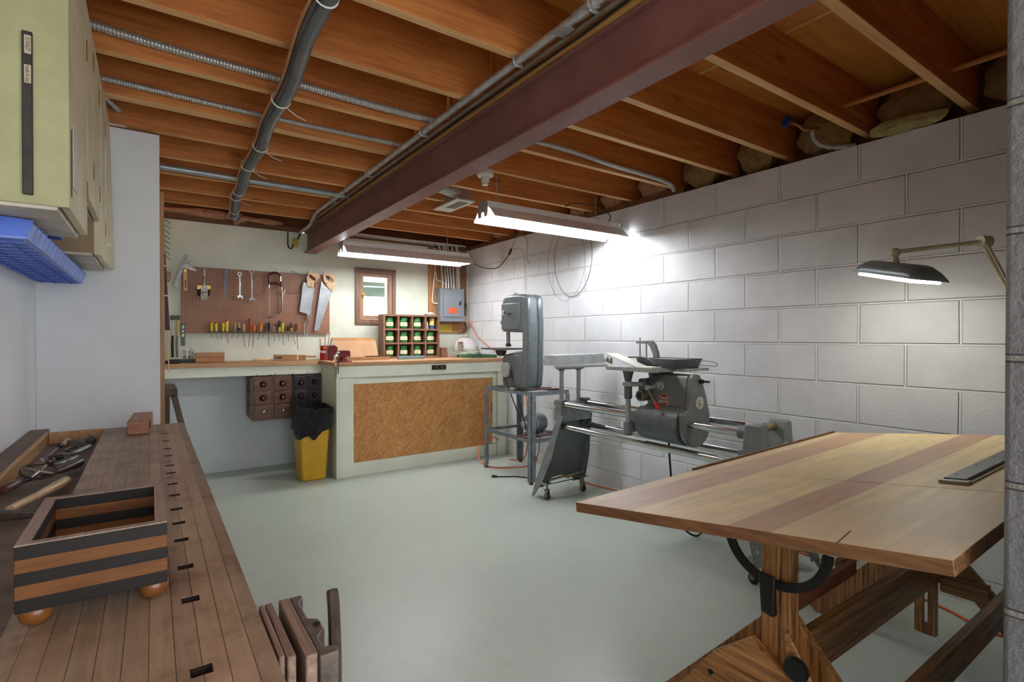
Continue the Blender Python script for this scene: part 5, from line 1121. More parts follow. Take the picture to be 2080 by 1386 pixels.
obj('badge_rim', MB().tube([tuple(V((face(yc, zc), yc, zc))+nrm*.002+V((nrm.z*0, 0, 0))+V((.15*.036*math.sin(t)/1.011, -.036*math.cos(t), .036*math.sin(t)/1.011))) for t in [2*PI*k/36 for k in range(36)]], .0016, 6, closed=True), ZIP, lg)
bo = V((face(yc, zc), yc, zc))+nrm*.0026
upv_ = V((.15, 0, 1)).normalized()
text('lettering', 'SHOP', .021, ZIP, lg, plane_m(bo+upv_*.010+V((0, -.002, 0)), (0, -1, 0), tuple(upv_)), .0006, bold=.0006)
text('lettering', 'SMITH', .022, ZIP, lg, plane_m(bo-upv_*.010, (0, -1, 0), tuple(upv_)), .0006, bold=.0006)
text('lettering', 'S', .040, ZIP, lg, plane_m(bo+V((0, .0215, 0)), (0, -1, 0), tuple(upv_)), .0006, bold=.0006) if False else None
p = at(1339.5, 783, X=2.43)
obj('quill_lock_boss', MB().lathe([(.03, 0), (.03, .006), (.022, .012), (.02, .03), (.012, .034)], (face(p.y, p.z), p.y, p.z), (-1, 0, .15), 24), ALU, ss)
q0 = V((2.375, at(1316, 788, X=2.38).y, at(1316, 788, X=2.38).z))
obj('feed_lever_hub', MB().cyl(tuple(q0), (face(p.y, p.z), p.y-.0, p.z), .012).ball(tuple(q0), .017), ALU, ss)
q1 = V((2.36, *at(1330, 816, X=2.36)[1:])); q2 = V((2.35, *at(1338, 832, X=2.35)[1:]))
fl_ = obj('feed_lever', MB().cyl(tuple(q0), tuple(q1), .006, .007), CHROME, ss); obj('lever_grip', MB().lathe([(.008, 0), (.011, .01), (.012, .045), (.006, .055)], tuple(q1), tuple(q2-q1), 14), plain('red_rubber', 'd23a2a', .45, 0, .05, 20), fl_)
p = at(1303, 804, X=2.37)
obj('quill_port', MB().lathe([(.030, .07), (.030, .01), (.032, .0), (.023, .0), (.021, .03), (.001, .03)], (2.355, p.y, p.z), (1, .0, 0), 26), MGD, ss)
obj('quill_ring', MB().lathe([(.030, .0), (.033, .004), (.033, .03), (.030, .034)], (2.375, p.y, p.z), (1, 0, 0), 26), plain('copper_tint', '8a7358', .4, .7, .1, 20), ss)
obj('quill_housing', MB().box(2.40, 2.56, hy1-.035, hy1+.02, .80, .92), MGD, ss, bev=.01, seg=3)
p = at(1424, 775, Y=hy0); obj('crank_stub', MB().cyl((p.x-.01, hy0, p.z), (p.x-.01, hy0-.02, p.z), .012).cyl((p.x-.005, hy0-.015, p.z), (p.x+.005, hy0-.05, p.z), .006), BLK, ss)
p = at(1420.7, 819, Y=hy0); sp = obj('speed_dial', MB().lathe([(.036, 0), (.036, .002), (.012, .0025), (.012, .014), (.006, .018)], (p.x, hy0-.001, p.z), (0, -1, 0), 28), plain('dial_white', 'd5d5cc', .4, 0, .1, 60), ss)
p = at(1417, 870, Y=hy0); obj('name_plate', MB().box(p.x-.035, p.x+.03, hy0-.0018, hy0-.0005, p.z-.009, p.z+.009), plain('plate_silver', 'c9c4b5', .4, .2, .15, 60), ss)
# table, post, carriage
tz = .992
obj('saw_table', MB().box(2.30, 2.68, 1.945, 2.315, tz-.024, tz-.004).box(2.32, 2.66, 1.965, 2.295, tz-.004, tz-.0035), ALU, ss, bev=.002)
obj('extension_wing', MB().box(2.46, 2.69, 1.865, 1.940, tz-.02, tz-.004), ALU, ss, bev=.002)
px_, py_ = 2.355, 2.185
obj('table_post', MB().cyl((px_, py_, .60), (px_, py_, .86), .0165, n=20), ALU, ss)
obj('post_casting', MB().lathe([(.024, .80), (.024, .87), (.018, .90), (.03, .95), (.035, tz-.026)], (px_, py_, 0), n=20), MGD, ss)
obj('depth_bracket', MB().prism([(2.33, 2.21), (2.33, 2.14), (2.36, 2.13), (2.42, 2.10), (2.42, 2.12), (2.385, 2.16), (2.385, 2.21)], 'Z', .875, .90), ALU, ss, bev=.003)
obj('carriage', MB().cyl((px_, py_, .58), (px_, py_, .665), .028, n=20).box(px_, XF+.02, py_-.03, py_+.03, .60, .65).box(XF-.034, XF+.034, py_-.045, py_+.045, .655, .725).box(XR-.034, XR+.034, py_-.045, py_+.045, .655, .725).box(XF, XR, py_-.02, py_+.02, .675, .705), MG, ss, bev=.004)
obj('tilt_trunnion', MB().prism([(2.40+.10+.10*math.cos(t), tz-.026+.085*math.sin(t)) for t in [PI+PI*k/14 for k in range(15)]], 'Y', 2.05, 2.07), MGD, ss)
obj('arbor_guard', MB().lathe([(.05, 0), (.05, .12), (.03, .13)], (2.50, 1.99, .915), (0, 1, 0), 24), plain('dark_chrome', '6a6a6a', .2, .9, .1, 15), ss)
# extension table on two posts
for x in (2.437, 2.60): obj('extension_post', MB().cyl((x, 2.90, .70), (x, 2.90, .955), .0155, n=20), ALU, ss); obj('post_collar', MB().cyl((x, 2.90, .925), (x, 2.90, .955), .022, n=20), MG, ss)
et = obj('extension_table', MB().hexa([(2.315, 2.82, .966), (2.80, 2.82, .974), (2.80, 2.97, .974), (2.315, 2.97, .966)], [(2.325, 2.835, 1.040), (2.79, 2.835, 1.046), (2.79, 2.96, 1.046), (2.325, 2.96, 1.040)]), plain('table_casting_grey', 'a0a4a5', .42, .25, .06, 18), ss, bev=.003)
obj('fence_rail', MB().box(2.30, 2.80, 2.80, 2.818, .950, .966), ALU, et); obj('rail_knob', MB().cyl((2.82, 2.85, .995), (2.86, 2.85, .996), .009), ALU, et)
obj('under_bar', MB().box(2.40, 2.64, 2.885, 2.915, .935, .953), MG, et)
PC3 = one('power_cord', MB().tube(spline([(2.45, 1.96, .56), (2.46, 1.96, .44), (2.48, 1.95, .25), (2.52, 1.92, .08), (2.62, 1.9, .006), (2.80, 1.95, .006)]), .006, 8), BLK, 'black power cord hanging from the underside of the grey machine', 'cord')
part_of(PC3, ss)
# things lying on the saw table
t = thing('metal_tray', 'shallow dark grey metal tray with wire handle on the saw table', 'tray', (2.55, 2.0, tz))
tyy = .0
def quad(ps, z): return [(p[0], p[1], z) for p in ps]
tb0 = [(2.435, 1.915), (2.66, 1.915), (2.66, 2.175), (2.435, 2.175)]; tb1 = [(2.426, 1.905), (2.68, 1.905), (2.68, 2.185), (2.426, 2.185)]
obj('pan', MB().hexa(quad(tb0, tz-.003), quad(tb1, tz+.045)), plain('dark_grey_tin', '63666a', .35, .4, .05, 12), t, bev=.002)
obj('rim', MB().tube([(x, y, tz+.046) for x, y in tb1], .003, 6, closed=True), DKMET, t)
obj('wire_handle', MB().tube(spline([(2.62, 1.903, tz+.042), (2.645, 1.83, tz+.035), (2.66, 1.80, tz+.026), (2.65, 1.79, tz+.012), (2.62, 1.82, tz+.012), (2.57, 1.903, tz+.018)]), .0022, 6), STL, t)
t = thing('white_guard_board', 'tilted white plastic guard with cut metal plate on the saw table', 'guard', (2.34, 2.3, tz))
WP = plain('off_white_plastic', 'e6e4d9', .4, 0, .03, 15)
obj('board', MB().hexa([(2.305, 2.07, tz-.003), (2.40, 2.07, tz-.003), (2.42, 2.34, tz+.070), (2.325, 2.34, tz+.070)], [(2.305, 2.07, tz+.003), (2.40, 2.07, tz+.003), (2.42, 2.34, tz+.076), (2.325, 2.34, tz+.076)]), WP, t, bev=.001)
obj('curved_foot', MB().hexa([(2.305, 1.965, tz-.0025), (2.40, 1.965, tz-.0025), (2.40, 2.072, tz-.0025), (2.305, 2.072, tz-.0025)], [(2.308, 1.968, tz+.006), (2.397, 1.968, tz+.006), (2.40, 2.072, tz+.006), (2.305, 2.072, tz+.006)]), WP, t, bev=.002)
obj('metal_plate', MB().prism([(2.275, tz+.010), (2.325, tz+.024), (2.325, tz+.052), (2.308, tz+.050), (2.304, tz+.030), (2.292, tz+.028), (2.293, tz+.048), (2.275, tz+.046)], 'X', 2.312, 2.315), plain('tan_steel', 'a59c85', .35, .7, .1, 20), t)
t = thing('hold_down_bracket', 'grey cast arched hold-down bracket standing behind the tray', 'bracket', (2.62, 2.24, tz))
bx_ = 2.64
AY = lambda x, y: (at(1220+x/4.95, 660+y/4.95, X=bx_).y, at(1220+x/4.95, 660+y/4.95, X=bx_).z)
obj('arch', MB().prism([AY(*q) for q in ((352, 165), (512, 158), (545, 200), (575, 290), (575, 380), (535, 380), (520, 290), (490, 220), (465, 190), (352, 186))], 'X', bx_, bx_+.02), MG, t, bev=.003)
for xq in (385, 450): obj('adjusting_rod', MB().cyl((bx_+.01, *AY(xq, 130 if xq < 400 else 165)), (bx_+.01, AY(xq, 380)[0], tz-.002), .005), ALU, t)
one('black_handle_tool', MB().tube(spline([(2.375, 2.20, tz+.055), (2.40, 2.10, tz+.053), (2.37, 2.0, tz+.025), (2.36, 1.98, tz+.014)]), [.004]*24+[.006], 8), BLK, 'thin black curved rod lying over the white guard', 'rod')

# ================================================================= drafting table
A_ = V((.985, 1.11, .70)); B_ = V((1.081, .293, .80)); C_ = V((2.534, 1.109, .738))
nT = (B_-A_).cross(C_-A_).normalized(); nT = nT if nT.z > 0 else -nT
def onT(x, y):
    r = rgt*((x-1040)/F)+dwn*((y-693)/F)+fwd; o = V((0, 0, CH)); return o+r*((A_-o).dot(nT)/r.dot(nT))
A_ = onT(1169, 1020.5); C_ = onT(1697, 878.6); B_ = onT(1936, 1139); E_ = onT(2038, 884.5)
D_ = C_+(E_-C_).normalized()*((B_-A_).length*1.0)
def tabmat():
    m, nt, b, n, l = mk('drawing_board_wood')
    uv = n('ShaderNodeAttribute'); uv.attribute_name = 'board'; sp_ = n('ShaderNodeSeparateXYZ'); l(uv.outputs['Vector'], sp_.inputs[0])
    S = []
    edge = [('c9985f', 0)]
    def u(x, y):
        P = onT(x, y); return (P-A_).dot((B_-A_))/(B_-A_).length_squared
    us = [u(1200, 1025), u(1285, 1038), u(1478, 1066), u(1567, 1079), u(1700, 1100), u(1790, 1115)]
    cols = ['e8cfa2', 'd2ab88', 'f0d8a0', 'c69b7c', 'eed6a0', 'e6d2a4', 'd9c59c']
    r = n('ShaderNodeValToRGB'); cr = r.color_ramp; cr.interpolation = 'CONSTANT'
    cr.elements[0].position = 0; cr.elements[0].color = lin(cols[0]); cr.elements[1].position = us[0]; cr.elements[1].color = lin(cols[1])
    for p, c in zip(us[1:], cols[2:]):
        e = cr.elements.new(min(p, .99)); e.color = lin(c)
    l(sp_.outputs[0], r.inputs[0])
    v = coords(nt, (2.5, 22, 6)); f = noise(nt, v, 1.5, 5, .6, .6)
    v3 = coords(nt, (1, 1, 1)); f3 = noise(nt, v3, 3.2, 6, .62, .5)
    c = mixc(nt, 1.0, r.outputs[0], ramp(nt, f, [(.3, 'e2dcd2'), (.7, 'ffffff')]), 'MULTIPLY')
    st_ = ramp(nt, f3, [(.42, '000000'), (.66, 'ffffff')])
    # grey handling wear, stronger towards the near half of the board
    mr = n('ShaderNodeMapRange'); mr.inputs[1].default_value = .9; mr.inputs[2].default_value = .05; mr.inputs[3].default_value = .05; mr.inputs[4].default_value = .55; l(sp_.outputs[1], mr.inputs[0])
    mm = n('ShaderNodeMath'); mm.operation = 'MULTIPLY'; l(st_, mm.inputs[0]); l(mr.outputs[0], mm.inputs[1])
    l(mixc(nt, mm.outputs[0], c, 'b3ad97'), b.inputs['Base Color']); b.inputs['Roughness'].default_value = .42; return m
TBM = tabmat(); OAK, OAKY, OAKZ = [wood('dark_oak_'+q, '4f2f18', '9a673a', 'c08c52', q, 1.2, .4, streak=24, contrast=(.38, .49, .64)) for q in 'XYZ']; EDGE = wood('board_edge', '523422', '76502f', '936a44', 'Y', 1, .5)
dt = thing('drafting_table', 'large wooden drafting table with striped board and oak trestle base', 'table', (1.8, .72, 0))
TT = .027
def slab(pa, pb, pc_, pd, mats, nm, th=TT, o=0):
    mb = MB(); t_ = [p+nT*o for p in (pa, pb, pd, pc_)]; lo = [p-nT*th for p in t_]
    mb.v = lo+t_; mb.f = [(0, 3, 2, 1), (4, 5, 6, 7), (0, 1, 5, 4), (1, 2, 6, 5), (2, 3, 7, 6), (3, 0, 4, 7)]
    ob = obj(nm, mb, mats, dt, bev=.0015)
    me = ob.data; at_ = me.attributes.new('board', 'FLOAT_VECTOR', 'POINT')
    AB = (B_-A_); AC = (C_-A_); AB2 = AB.length; 
    for i, v in enumerate(me.vertices):
        P = v.co+V(dt['_o'])-A_
        # solve P = u AB + v AC
        a11, a12, a22 = AB.dot(AB), AB.dot(AC), AC.dot(AC); b1, b2 = P.dot(AB), P.dot(AC); dd_ = a11*a22-a12*a12
        at_.data[i].vector = ((b1*a22-b2*a12)/dd_, (b2*a11-b1*a12)/dd_, 0)
    for p in me.polygons:
        p.material_index = 0 if abs(p.normal.dot(nT)) > .9 else 1
    return ob
# the crack splits the board into a front and a rear leaf
K0, K1 = onT(1403, 954.5), onT(2047, 1001)
s_ = (K0-A_).dot(C_-A_)/(C_-A_).length_squared; K0 = A_+(C_-A_)*s_
dirK = (K1-K0).normalized()
def inter(p, d, q, e):
    n_ = d.cross(e); return p+d*((q-p).cross(e).dot(n_)/n_.length_squared)
K1 = inter(K0, dirK, B_, D_-B_)
gp = (C_-A_).normalized()*.0012
slab(A_, B_, K0, K1, [TBM, EDGE], 'board_front_leaf'); slab(K0+gp, K1+gp, C_, D_, [TBM, EDGE], 'board_rear_leaf')
obj('edge_strip', MB().bar(tuple(K0-(B_-A_).normalized()*.006+nT*-.004), tuple(C_-(B_-A_).normalized()*.006+nT*-.004), .009, .02, tuple(nT)), EDGE, dt)
us_ = onT(1700, 1100)
def topz(x, y): return A_.z-((x-A_.x)*nT.x+(y-A_.y)*nT.y)/nT.z
X1, X2, YC = 1.30, 2.30, .70
for x in (X1, X2):
    hi = topz(x, YC)-TT-.02
    zb = .37 if x == X1 else .095
    if x == X1: obj('upright', MB().box(x-.02, x+.02, YC-.04, YC+.035, .30, hi), OAKZ, dt, bev=.002)
    else:
        u_ = obj('slotted_upright', MB().box(x-.012, x+.012, YC-.032, YC-.008, .10, hi).box(x-.012, x+.012, YC+.008, YC+.032, .10, hi).box(x-.012, x+.012, YC-.008, YC+.008, .10, .135).box(x-.012, x+.012, YC-.008, YC+.008, hi-.03, hi), OAKZ, dt, bev=.001)
    for s in (-1, 1):
        obj('leg', MB().bar((x+.034, YC-.02*s, .47), (x+.034, YC+.40*s, .005), .024, .065, (0, 1, 0)), OAKZ, dt, bev=.002)
    obj('gusset', MB().prism([(YC-.02, .36), (YC+.05, .40), (YC+.16, .31), (YC+.27, .16), (YC+.24, .12), (YC-.12, .24), (YC-.10, .31)], 'X', x-.0205 if x == X1 else x+.048, x-.046 if x == X1 else x+.066) if x == X1 else MB().box(x+.014, x+.03, YC-.17, YC-.035, .26, .33), OAKY, dt, bev=.003)
    obj('top_batten', MB().hexa([(x-.022, 1.02, topz(x, 1.02)-TT-.04), (x+.022, 1.02, topz(x, 1.02)-TT-.04), (x+.022, .38, topz(x, .38)-TT-.04), (x-.022, .38, topz(x, .38)-TT-.04)], [(x-.022, 1.02, topz(x, 1.02)-TT-.003), (x+.022, 1.02, topz(x, 1.02)-TT-.003), (x+.022, .38, topz(x, .38)-TT-.003), (x-.022, .38, topz(x, .38)-TT-.003)]), OAK, dt, bev=.002)
obj('stretcher', MB().bar((X1+.05, .665, .365), (X2-.02, .665, .365), .028, .115), OAK, dt, bev=.002)
obj('upper_rail', MB().bar((X1+.02, .735, .435), (1.80, .735, .452), .022, .04), wood('reddish_rail', '5e3420', '8a5236', 'a56c4b', 'X', 1.2, .45), dt, bev=.002)
obj('upper_rail', MB().bar((1.76, .76, .45), (2.28, .76, .53), .022, .04), OAK, dt, bev=.002)
obj('foot_rail', MB().bar((X1+.05, .475, .31), (X2+.0, .475, .31), .024, .085), OAK, dt, bev=.002)
IRON = plain('black_iron', '1f1f20', .4, .3, .1, 20)
cyq, czq, rq = YC-.005, .665, .135
q1_ = [(cyq+rq*math.cos(t), czq+rq*.9*math.sin(t)) for t in [PI+.0+PI*k/24 for k in range(25)]]; q2_ = [(cyq+(rq-.022)*math.cos(t), czq+(rq-.022)*.9*math.sin(t)) for t in [2*PI-PI*k/24 for k in range(25)]]
obj('tilt_quadrant', MB().prism(q1_+q2_, 'X', X1-.034, X1-.022), IRON, dt, bev=.001, label='black iron quadrant for tilting the board')
obj('quadrant_clamp', MB().hexa([(X1-.044, YC-.01, .475), (X1-.022, YC-.01, .475), (X1-.022, YC+.022, .48), (X1-.044, YC+.022, .48)], [(X1-.042, YC-.012, .575), (X1-.034, YC-.012, .575), (X1-.034, YC+.03, .575), (X1-.042, YC+.03, .575)]), IRON, dt, bev=.003)
obj('clamp_plate', MB().prism([(.655, .44), (.672, .455), (.66, .30), (.60, .28), (.605, .36)], 'X', X1-.032, X1-.0215), OAK, dt, bev=.004)
obj('height_knob', MB().lathe([(.008, 0), (.008, .012), (.026, .014), (.029, .022), (.026, .03), (.01, .032)], (X1-.033, .628, .385), (-1, 0, 0), 20), IRON, dt)
obj('bolt', MB().cyl((X1-.0465, .86, .255), (X1-.051, .86, .255), .007), IRON, dt); obj('bolt', MB().cyl((X1-.0465, .83, .20), (X1-.051, .83, .20), .007), IRON, dt)
# crack in the board near the camera: a thin dark saw kerf
k0, k1 = onT(1700, 1103.5), onT(1728, 1079)
obj('split', MB().bar(tuple(k0+nT*.0003), tuple(k1+nT*.0003), .0016, .0008, tuple(nT)), plain('crack_dark', '2c1b10', .9), dt)
# parallel rule lying on the board
pr_ = thing('straightedge', 'dark metal drafting straightedge lying on the drawing board', 'straightedge', tuple(onT(2000, 950)))
r0, r1 = onT(1912, 978), onT(2046, 916); rd = (r1-r0).normalized(); rw = nT.cross(rd).normalized()
wv = (onT(1968, 987)-r0); wlen = abs(wv.dot(rw)); sg = 1 if wv.dot(rw) > 0 else -1
def rb_(a0, a1, o0, o1, z0, z1, nm, m):
    return obj(nm, MB().hexa([r0+rd*a0+rw*sg*o0+nT*z0, r0+rd*a1+rw*sg*o0+nT*z0, r0+rd*a1+rw*sg*o1+nT*z0, r0+rd*a0+rw*sg*o1+nT*z0], [r0+rd*a0+rw*sg*o0+nT*z1, r0+rd*a1+rw*sg*o0+nT*z1, r0+rd*a1+rw*sg*o1+nT*z1, r0+rd*a0+rw*sg*o1+nT*z1]), m, pr_, bev=.0008)
rb_(-.02, .62, 0, wlen*1.0, .001, .004, 'base_strip', plain('clear_edge', 'b9a87a', .3, 0, .05, 20))
rb_(.0, .62, .006, wlen-.010, .0042, .011, 'blade', plain('slate_metal', '55595b', .4, .3, .06, 20))
rb_(-.022, .0, .0, wlen, .0042, .008, 'end_plate', STL)
for k in (.05, .2, .35): 
    c = r0+rd*k+rw*sg*wlen*.3+nT*.0111; obj('rivet', MB().cyl(tuple(c), tuple(c+nT*.0008), .003, n=8), BLK, pr_)

# ================================================================= desk lamp on the drafting table
lp = thing('desk_lamp', 'cream jointed arm lamp with dark grey shade glowing over the drafting table', 'lamp', (2.50, .33, .80))
ua, ub = V((.545, .838, 0)), V((.838, -.545, 0))
Cn = V((2.40, .78, 0)); ln_, wd = .34, .145
def LPt(a, b, z0): # along, across; roof rises to the far end
    return Cn+ua*a+ub*b+V((0, 0, z0+.075*(a/ln_)))
LG = plain('lamp_shade_grey', '8b979b', .35, .3, .04, 20); LC = plain('lamp_cream', 'c7bfa0', .4, .1, .05, 20)
zb0 = 1.376
def ringz(a, sh_): return [LPt(a, 0, zb0+.012), LPt(a, .015, zb0+.045-sh_), LPt(a, .045, zb0+.062-sh_), LPt(a, wd-.05, zb0+.060-sh_), LPt(a, wd-.012, zb0+.035-sh_), LPt(a, wd, zb0)]
mb = MB(); prof = [(0, .02), (.02, .004), (.05, 0), (ln_-.06, 0), (ln_-.02, .012), (ln_, .03)]
for a, s_h in prof: mb.v += ringz(a, s_h)
for i in range(len(prof)-1):
    for k in range(5): mb.f.append((i*6+k, i*6+k+1, (i+1)*6+k+1, (i+1)*6+k))
mb.f.append(tuple(range(6))); mb.f.append(tuple(range(30, 36))[::-1])
shd = obj('shade', mb, LG, lp, smooth=.9); so = shd.modifiers.new('solid', 'SOLIDIFY'); so.thickness = .0025; so.offset = 1
em2, ent, eb, _, _ = mk('lit_lamp_tube'); eb.inputs['Emission Color'].default_value = (1, .98, .85, 1); eb.inputs['Emission Strength'].default_value = LAMP*1.6
obj('diffuser', MB().hexa([LPt(.02, .012, zb0-.004), LPt(ln_-.02, .012, zb0-.004), LPt(ln_-.02, wd-.012, zb0-.010), LPt(.02, wd-.012, zb0-.010)], [LPt(.02, .012, zb0+.006), LPt(ln_-.02, .012, zb0+.006), LPt(ln_-.02, wd-.012, zb0+.002), LPt(.02, wd-.012, zb0+.002)]), em2, lp, bev=.004, label='glowing lamp diffuser')
mt = LPt(ln_*.5, wd*.45, zb0+.06); jt = V((2.65, .63, 1.535))
obj('swivel', MB().cyl(tuple(mt), tuple(mt+V((0, 0, .03))), .016, .010).ball(tuple(mt+V((0, 0, .045))), .02), LC, lp)
obj('upper_arm', MB().cyl(tuple(mt+V((0, 0, .048))), tuple(jt), .009, n=16), LC, lp)
obj('joint', MB().cyl(tuple(jt-ub*.018), tuple(jt+ub*.018), .024, n=20).ball(tuple(jt), .02), LC, lp)
ba_ = V((2.50, .33, .84)); off = V((.010, .006, 0))
obj('lower_arm', MB().cyl(tuple(jt+off), tuple(ba_+off), .010, n=14), LC, lp); obj('spring_rod', MB().cyl(tuple(jt-off*1.3), tuple(ba_-off*1.3), .005, n=10), LC, lp)
zt_ = topz(2.50, .33)
obj('clamp_base', MB().lathe([(.03, zt_+.001), (.03, zt_+.02), (.014, zt_+.03), (.012, .86)], (2.50, .33, 0), n=20), LC, lp)

# ================================================================= front left workbench
def benchmat():
    m, nt, b, n, l = mk('old_bench_top')
    tc = n('ShaderNodeTexCoord'); sp_ = n('ShaderNodeSeparateXYZ'); l(tc.outputs['Object'], sp_.inputs[0])
    nz = noise(nt, coords(nt, (1, 1.2, 1)), 1.0, 2); ma = n('ShaderNodeMath'); ma.operation = 'MULTIPLY_ADD'; ma.inputs[1].default_value = .006; l(nz, ma.inputs[0]); l(sp_.outputs[0], ma.inputs[2])
    sc1 = n('ShaderNodeMath'); sc1.operation = 'MULTIPLY'; sc1.inputs[1].default_value = 1/.0262; l(ma.outputs[0], sc1.inputs[0])
    fl = n('ShaderNodeMath'); fl.operation = 'FLOOR'; l(sc1.outputs[0], fl.inputs[0]); fr = n('ShaderNodeMath'); fr.operation = 'FRACT'; l(sc1.outputs[0], fr.inputs[0])
    wn = n('ShaderNodeTexWhiteNoise'); wn.noise_dimensions = '1D'; l(fl.outputs[0], wn.inputs['W'])
    f = noise(nt, coords(nt, (60, 4, 10)), 1, 6, .65, .6)
    c = ramp(nt, f, [(.3, '715d4c'), (.52, 'a68f78'), (.75, 'd2bca2')])
    c = mixc(nt, .55, c, ramp(nt, wn.outputs[0], [(0, '755a45'), (.5, '9f8269'), (1, 'c3a07c')]))
    w2 = ramp(nt, noise(nt, coords(nt, (1, 1, 1)), 9, 7, .7), [(.36, '4a3a30'), (.47, '9a8473'), (.66, 'b8a593')])
    c = mixc(nt, .38, c, w2)
    gap = ramp(nt, fr.outputs[0], [(.0, '000000'), (.05, 'ffffff')]); c = mixc(nt, gap, '2a1d16', c)
    l(c, b.inputs['Base Color']); b.inputs['Roughness'].default_value = .5
    mg = n('ShaderNodeMath'); mg.operation = 'MULTIPLY_ADD'; mg.inputs[1].default_value = .25; l(f, mg.inputs[0]); l(gap, mg.inputs[2])
    bump(nt, b, mg.outputs[0], .5, .003); return m
BM = benchmat(); BW = wood('bench_side_wood', '4a2c1a', '6e452b', '8b5e3f', 'Y', 1, .5)
fb = thing('workbench', 'long old wooden workbench with dog holes and tool tray at the front left', 'workbench', (0, 1.5, 0))
BZ = .78; bxl, bxr = -.159, .1235; y0b, y1b = -.15, 2.79
holes = [(.034, .060, y) for y in (.70, .90, 1.033, 1.175, 1.285, 1.392, 1.517, 1.637, 1.772, 1.878, 2.035, 2.165, 2.328, 2.507)]
mb = MB()
hx0, hx1 = .036, .059
mb.box(bxl, hx0, y0b, y1b, BZ-.065, BZ).box(hx1, bxr, y0b, y1b, BZ-.065, BZ)
ys = [y0b]+[v for h in holes for v in (h[2]-.011, h[2]+.011)]+[y1b]
for a, b_ in zip(ys[::2], ys[1::2]): mb.box(hx0, hx1, a, b_, BZ-.065, BZ)
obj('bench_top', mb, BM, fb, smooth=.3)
for h in holes: obj('dog_hole_shade', MB().ring([(hx0, h[2]-.011), (hx1, h[2]-.011), (hx1, h[2]+.011), (hx0, h[2]+.011)], [(hx0+.0012, h[2]-.0098), (hx1-.0012, h[2]-.0098), (hx1-.0012, h[2]+.0098), (hx0+.0012, h[2]+.0098)], 'Z', BZ-.064, BZ-.001), plain('hole_shadow_wood', '2a1f18', .9), fb, smooth=.2)  # dark liner that paints shade onto the hole walls
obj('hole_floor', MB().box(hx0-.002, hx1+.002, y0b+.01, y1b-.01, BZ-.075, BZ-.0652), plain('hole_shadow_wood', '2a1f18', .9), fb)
obj('tray_floor', MB().box(-.335, bxl-.001, y0b, y1b-.03, BZ-.055, BZ-.04), plain('tray_brown', '7a675b', .6, 0, .15, 8), fb)
obj('tray_back', MB().box(-.350, -.3355, y0b, y1b, BZ-.065, BZ+.002), wood('tray_rail', '8a6138', 'ab7f4f', 'c59a6a', 'Y', 1, .5), fb, bev=.003)
obj('tray_end', MB().box(-.335, bxl-.001, y1b-.028, y1b, BZ-.065, BZ+.002), wood('tray_rail', '', '', ''), fb, bev=.002)
for x in (-.30, .05):
    for y in (.25, 2.55): obj('leg', MB().box(x-.04, x+.04, y-.04, y+.04, 0, BZ-.066), BW, fb, bev=.003)
for x in (-.30, .05): obj('rail', MB().box(x-.015, x+.015, .291, 2.509, .18, .28), BW, fb, bev=.002)
one('wall_ledge', MB().box(-.412, -.354, -.1, 2.95, .735, .775), plain('brown_ledge', '6b5544', .6, 0, .1, 8), 'brown painted ledge between the workbench tray and the left wall', 'ledge')
# front vise on the right edge
VD = wood('vise_jaw_wood', '5c473b', '846b5d', 'a68d7d', 'Y', 1.6, .5); VI = plain('old_cast_iron', '6b6058', .5, .5, .2, 18)
fv = thing('front_vise', 'wooden jawed iron bench vise on the right edge of the front workbench', 'vise', (.17, .74, .60))
def jaw(nm, x0, x1, ya, yb, m, z1=BZ, z0=.62, sk=.0): return obj(nm, MB().box(x0, x1, ya, yb, z0, z1), m, fv, bev=.002)
jaw('inner_jaw', .1265, .1335, .675, .822, VD); jaw('jaw_lining', .1345, .1445, .668, .822, VD, BZ+.0)
jaw('front_jaw_wood', .1535, .168, .660, .825, VD, BZ-.001)
obj('front_jaw_iron', MB().prism([(.1685, .655), (.192, .655), (.192, .668), (.178, .675), (.178, .70), (.190, .715), (.190, .745), (.178, .755), (.178, .805), (.186, .818), (.186, .828), (.1685, .828)], 'Z', .60, BZ-.003), VI, fv, bev=.002)
obj('guide_hole', MB().cyl((.184, .731, BZ-.0028), (.184, .731, BZ-.0020), .005, n=16), plain('hole_black', '0c0a09', .9), fv)
obj('handle', MB().tube(spline([(.198, .70, .60), (.205, .72, .66), (.214, .75, .72), (.222, .785, .765), (.224, .80, .785)], 5), [.009]*20+[.008], 8), plain('dark_handle', '453c34', .5, .3, .2, 18), fv)
obj('handle_block', MB().box(.193, .21, .64, .665, .60, .70), BW, fv, bev=.002)
obj('screw', MB().cyl((.128, .74, .64), (.20, .74, .64), .012, n=14), DKMET, fv)

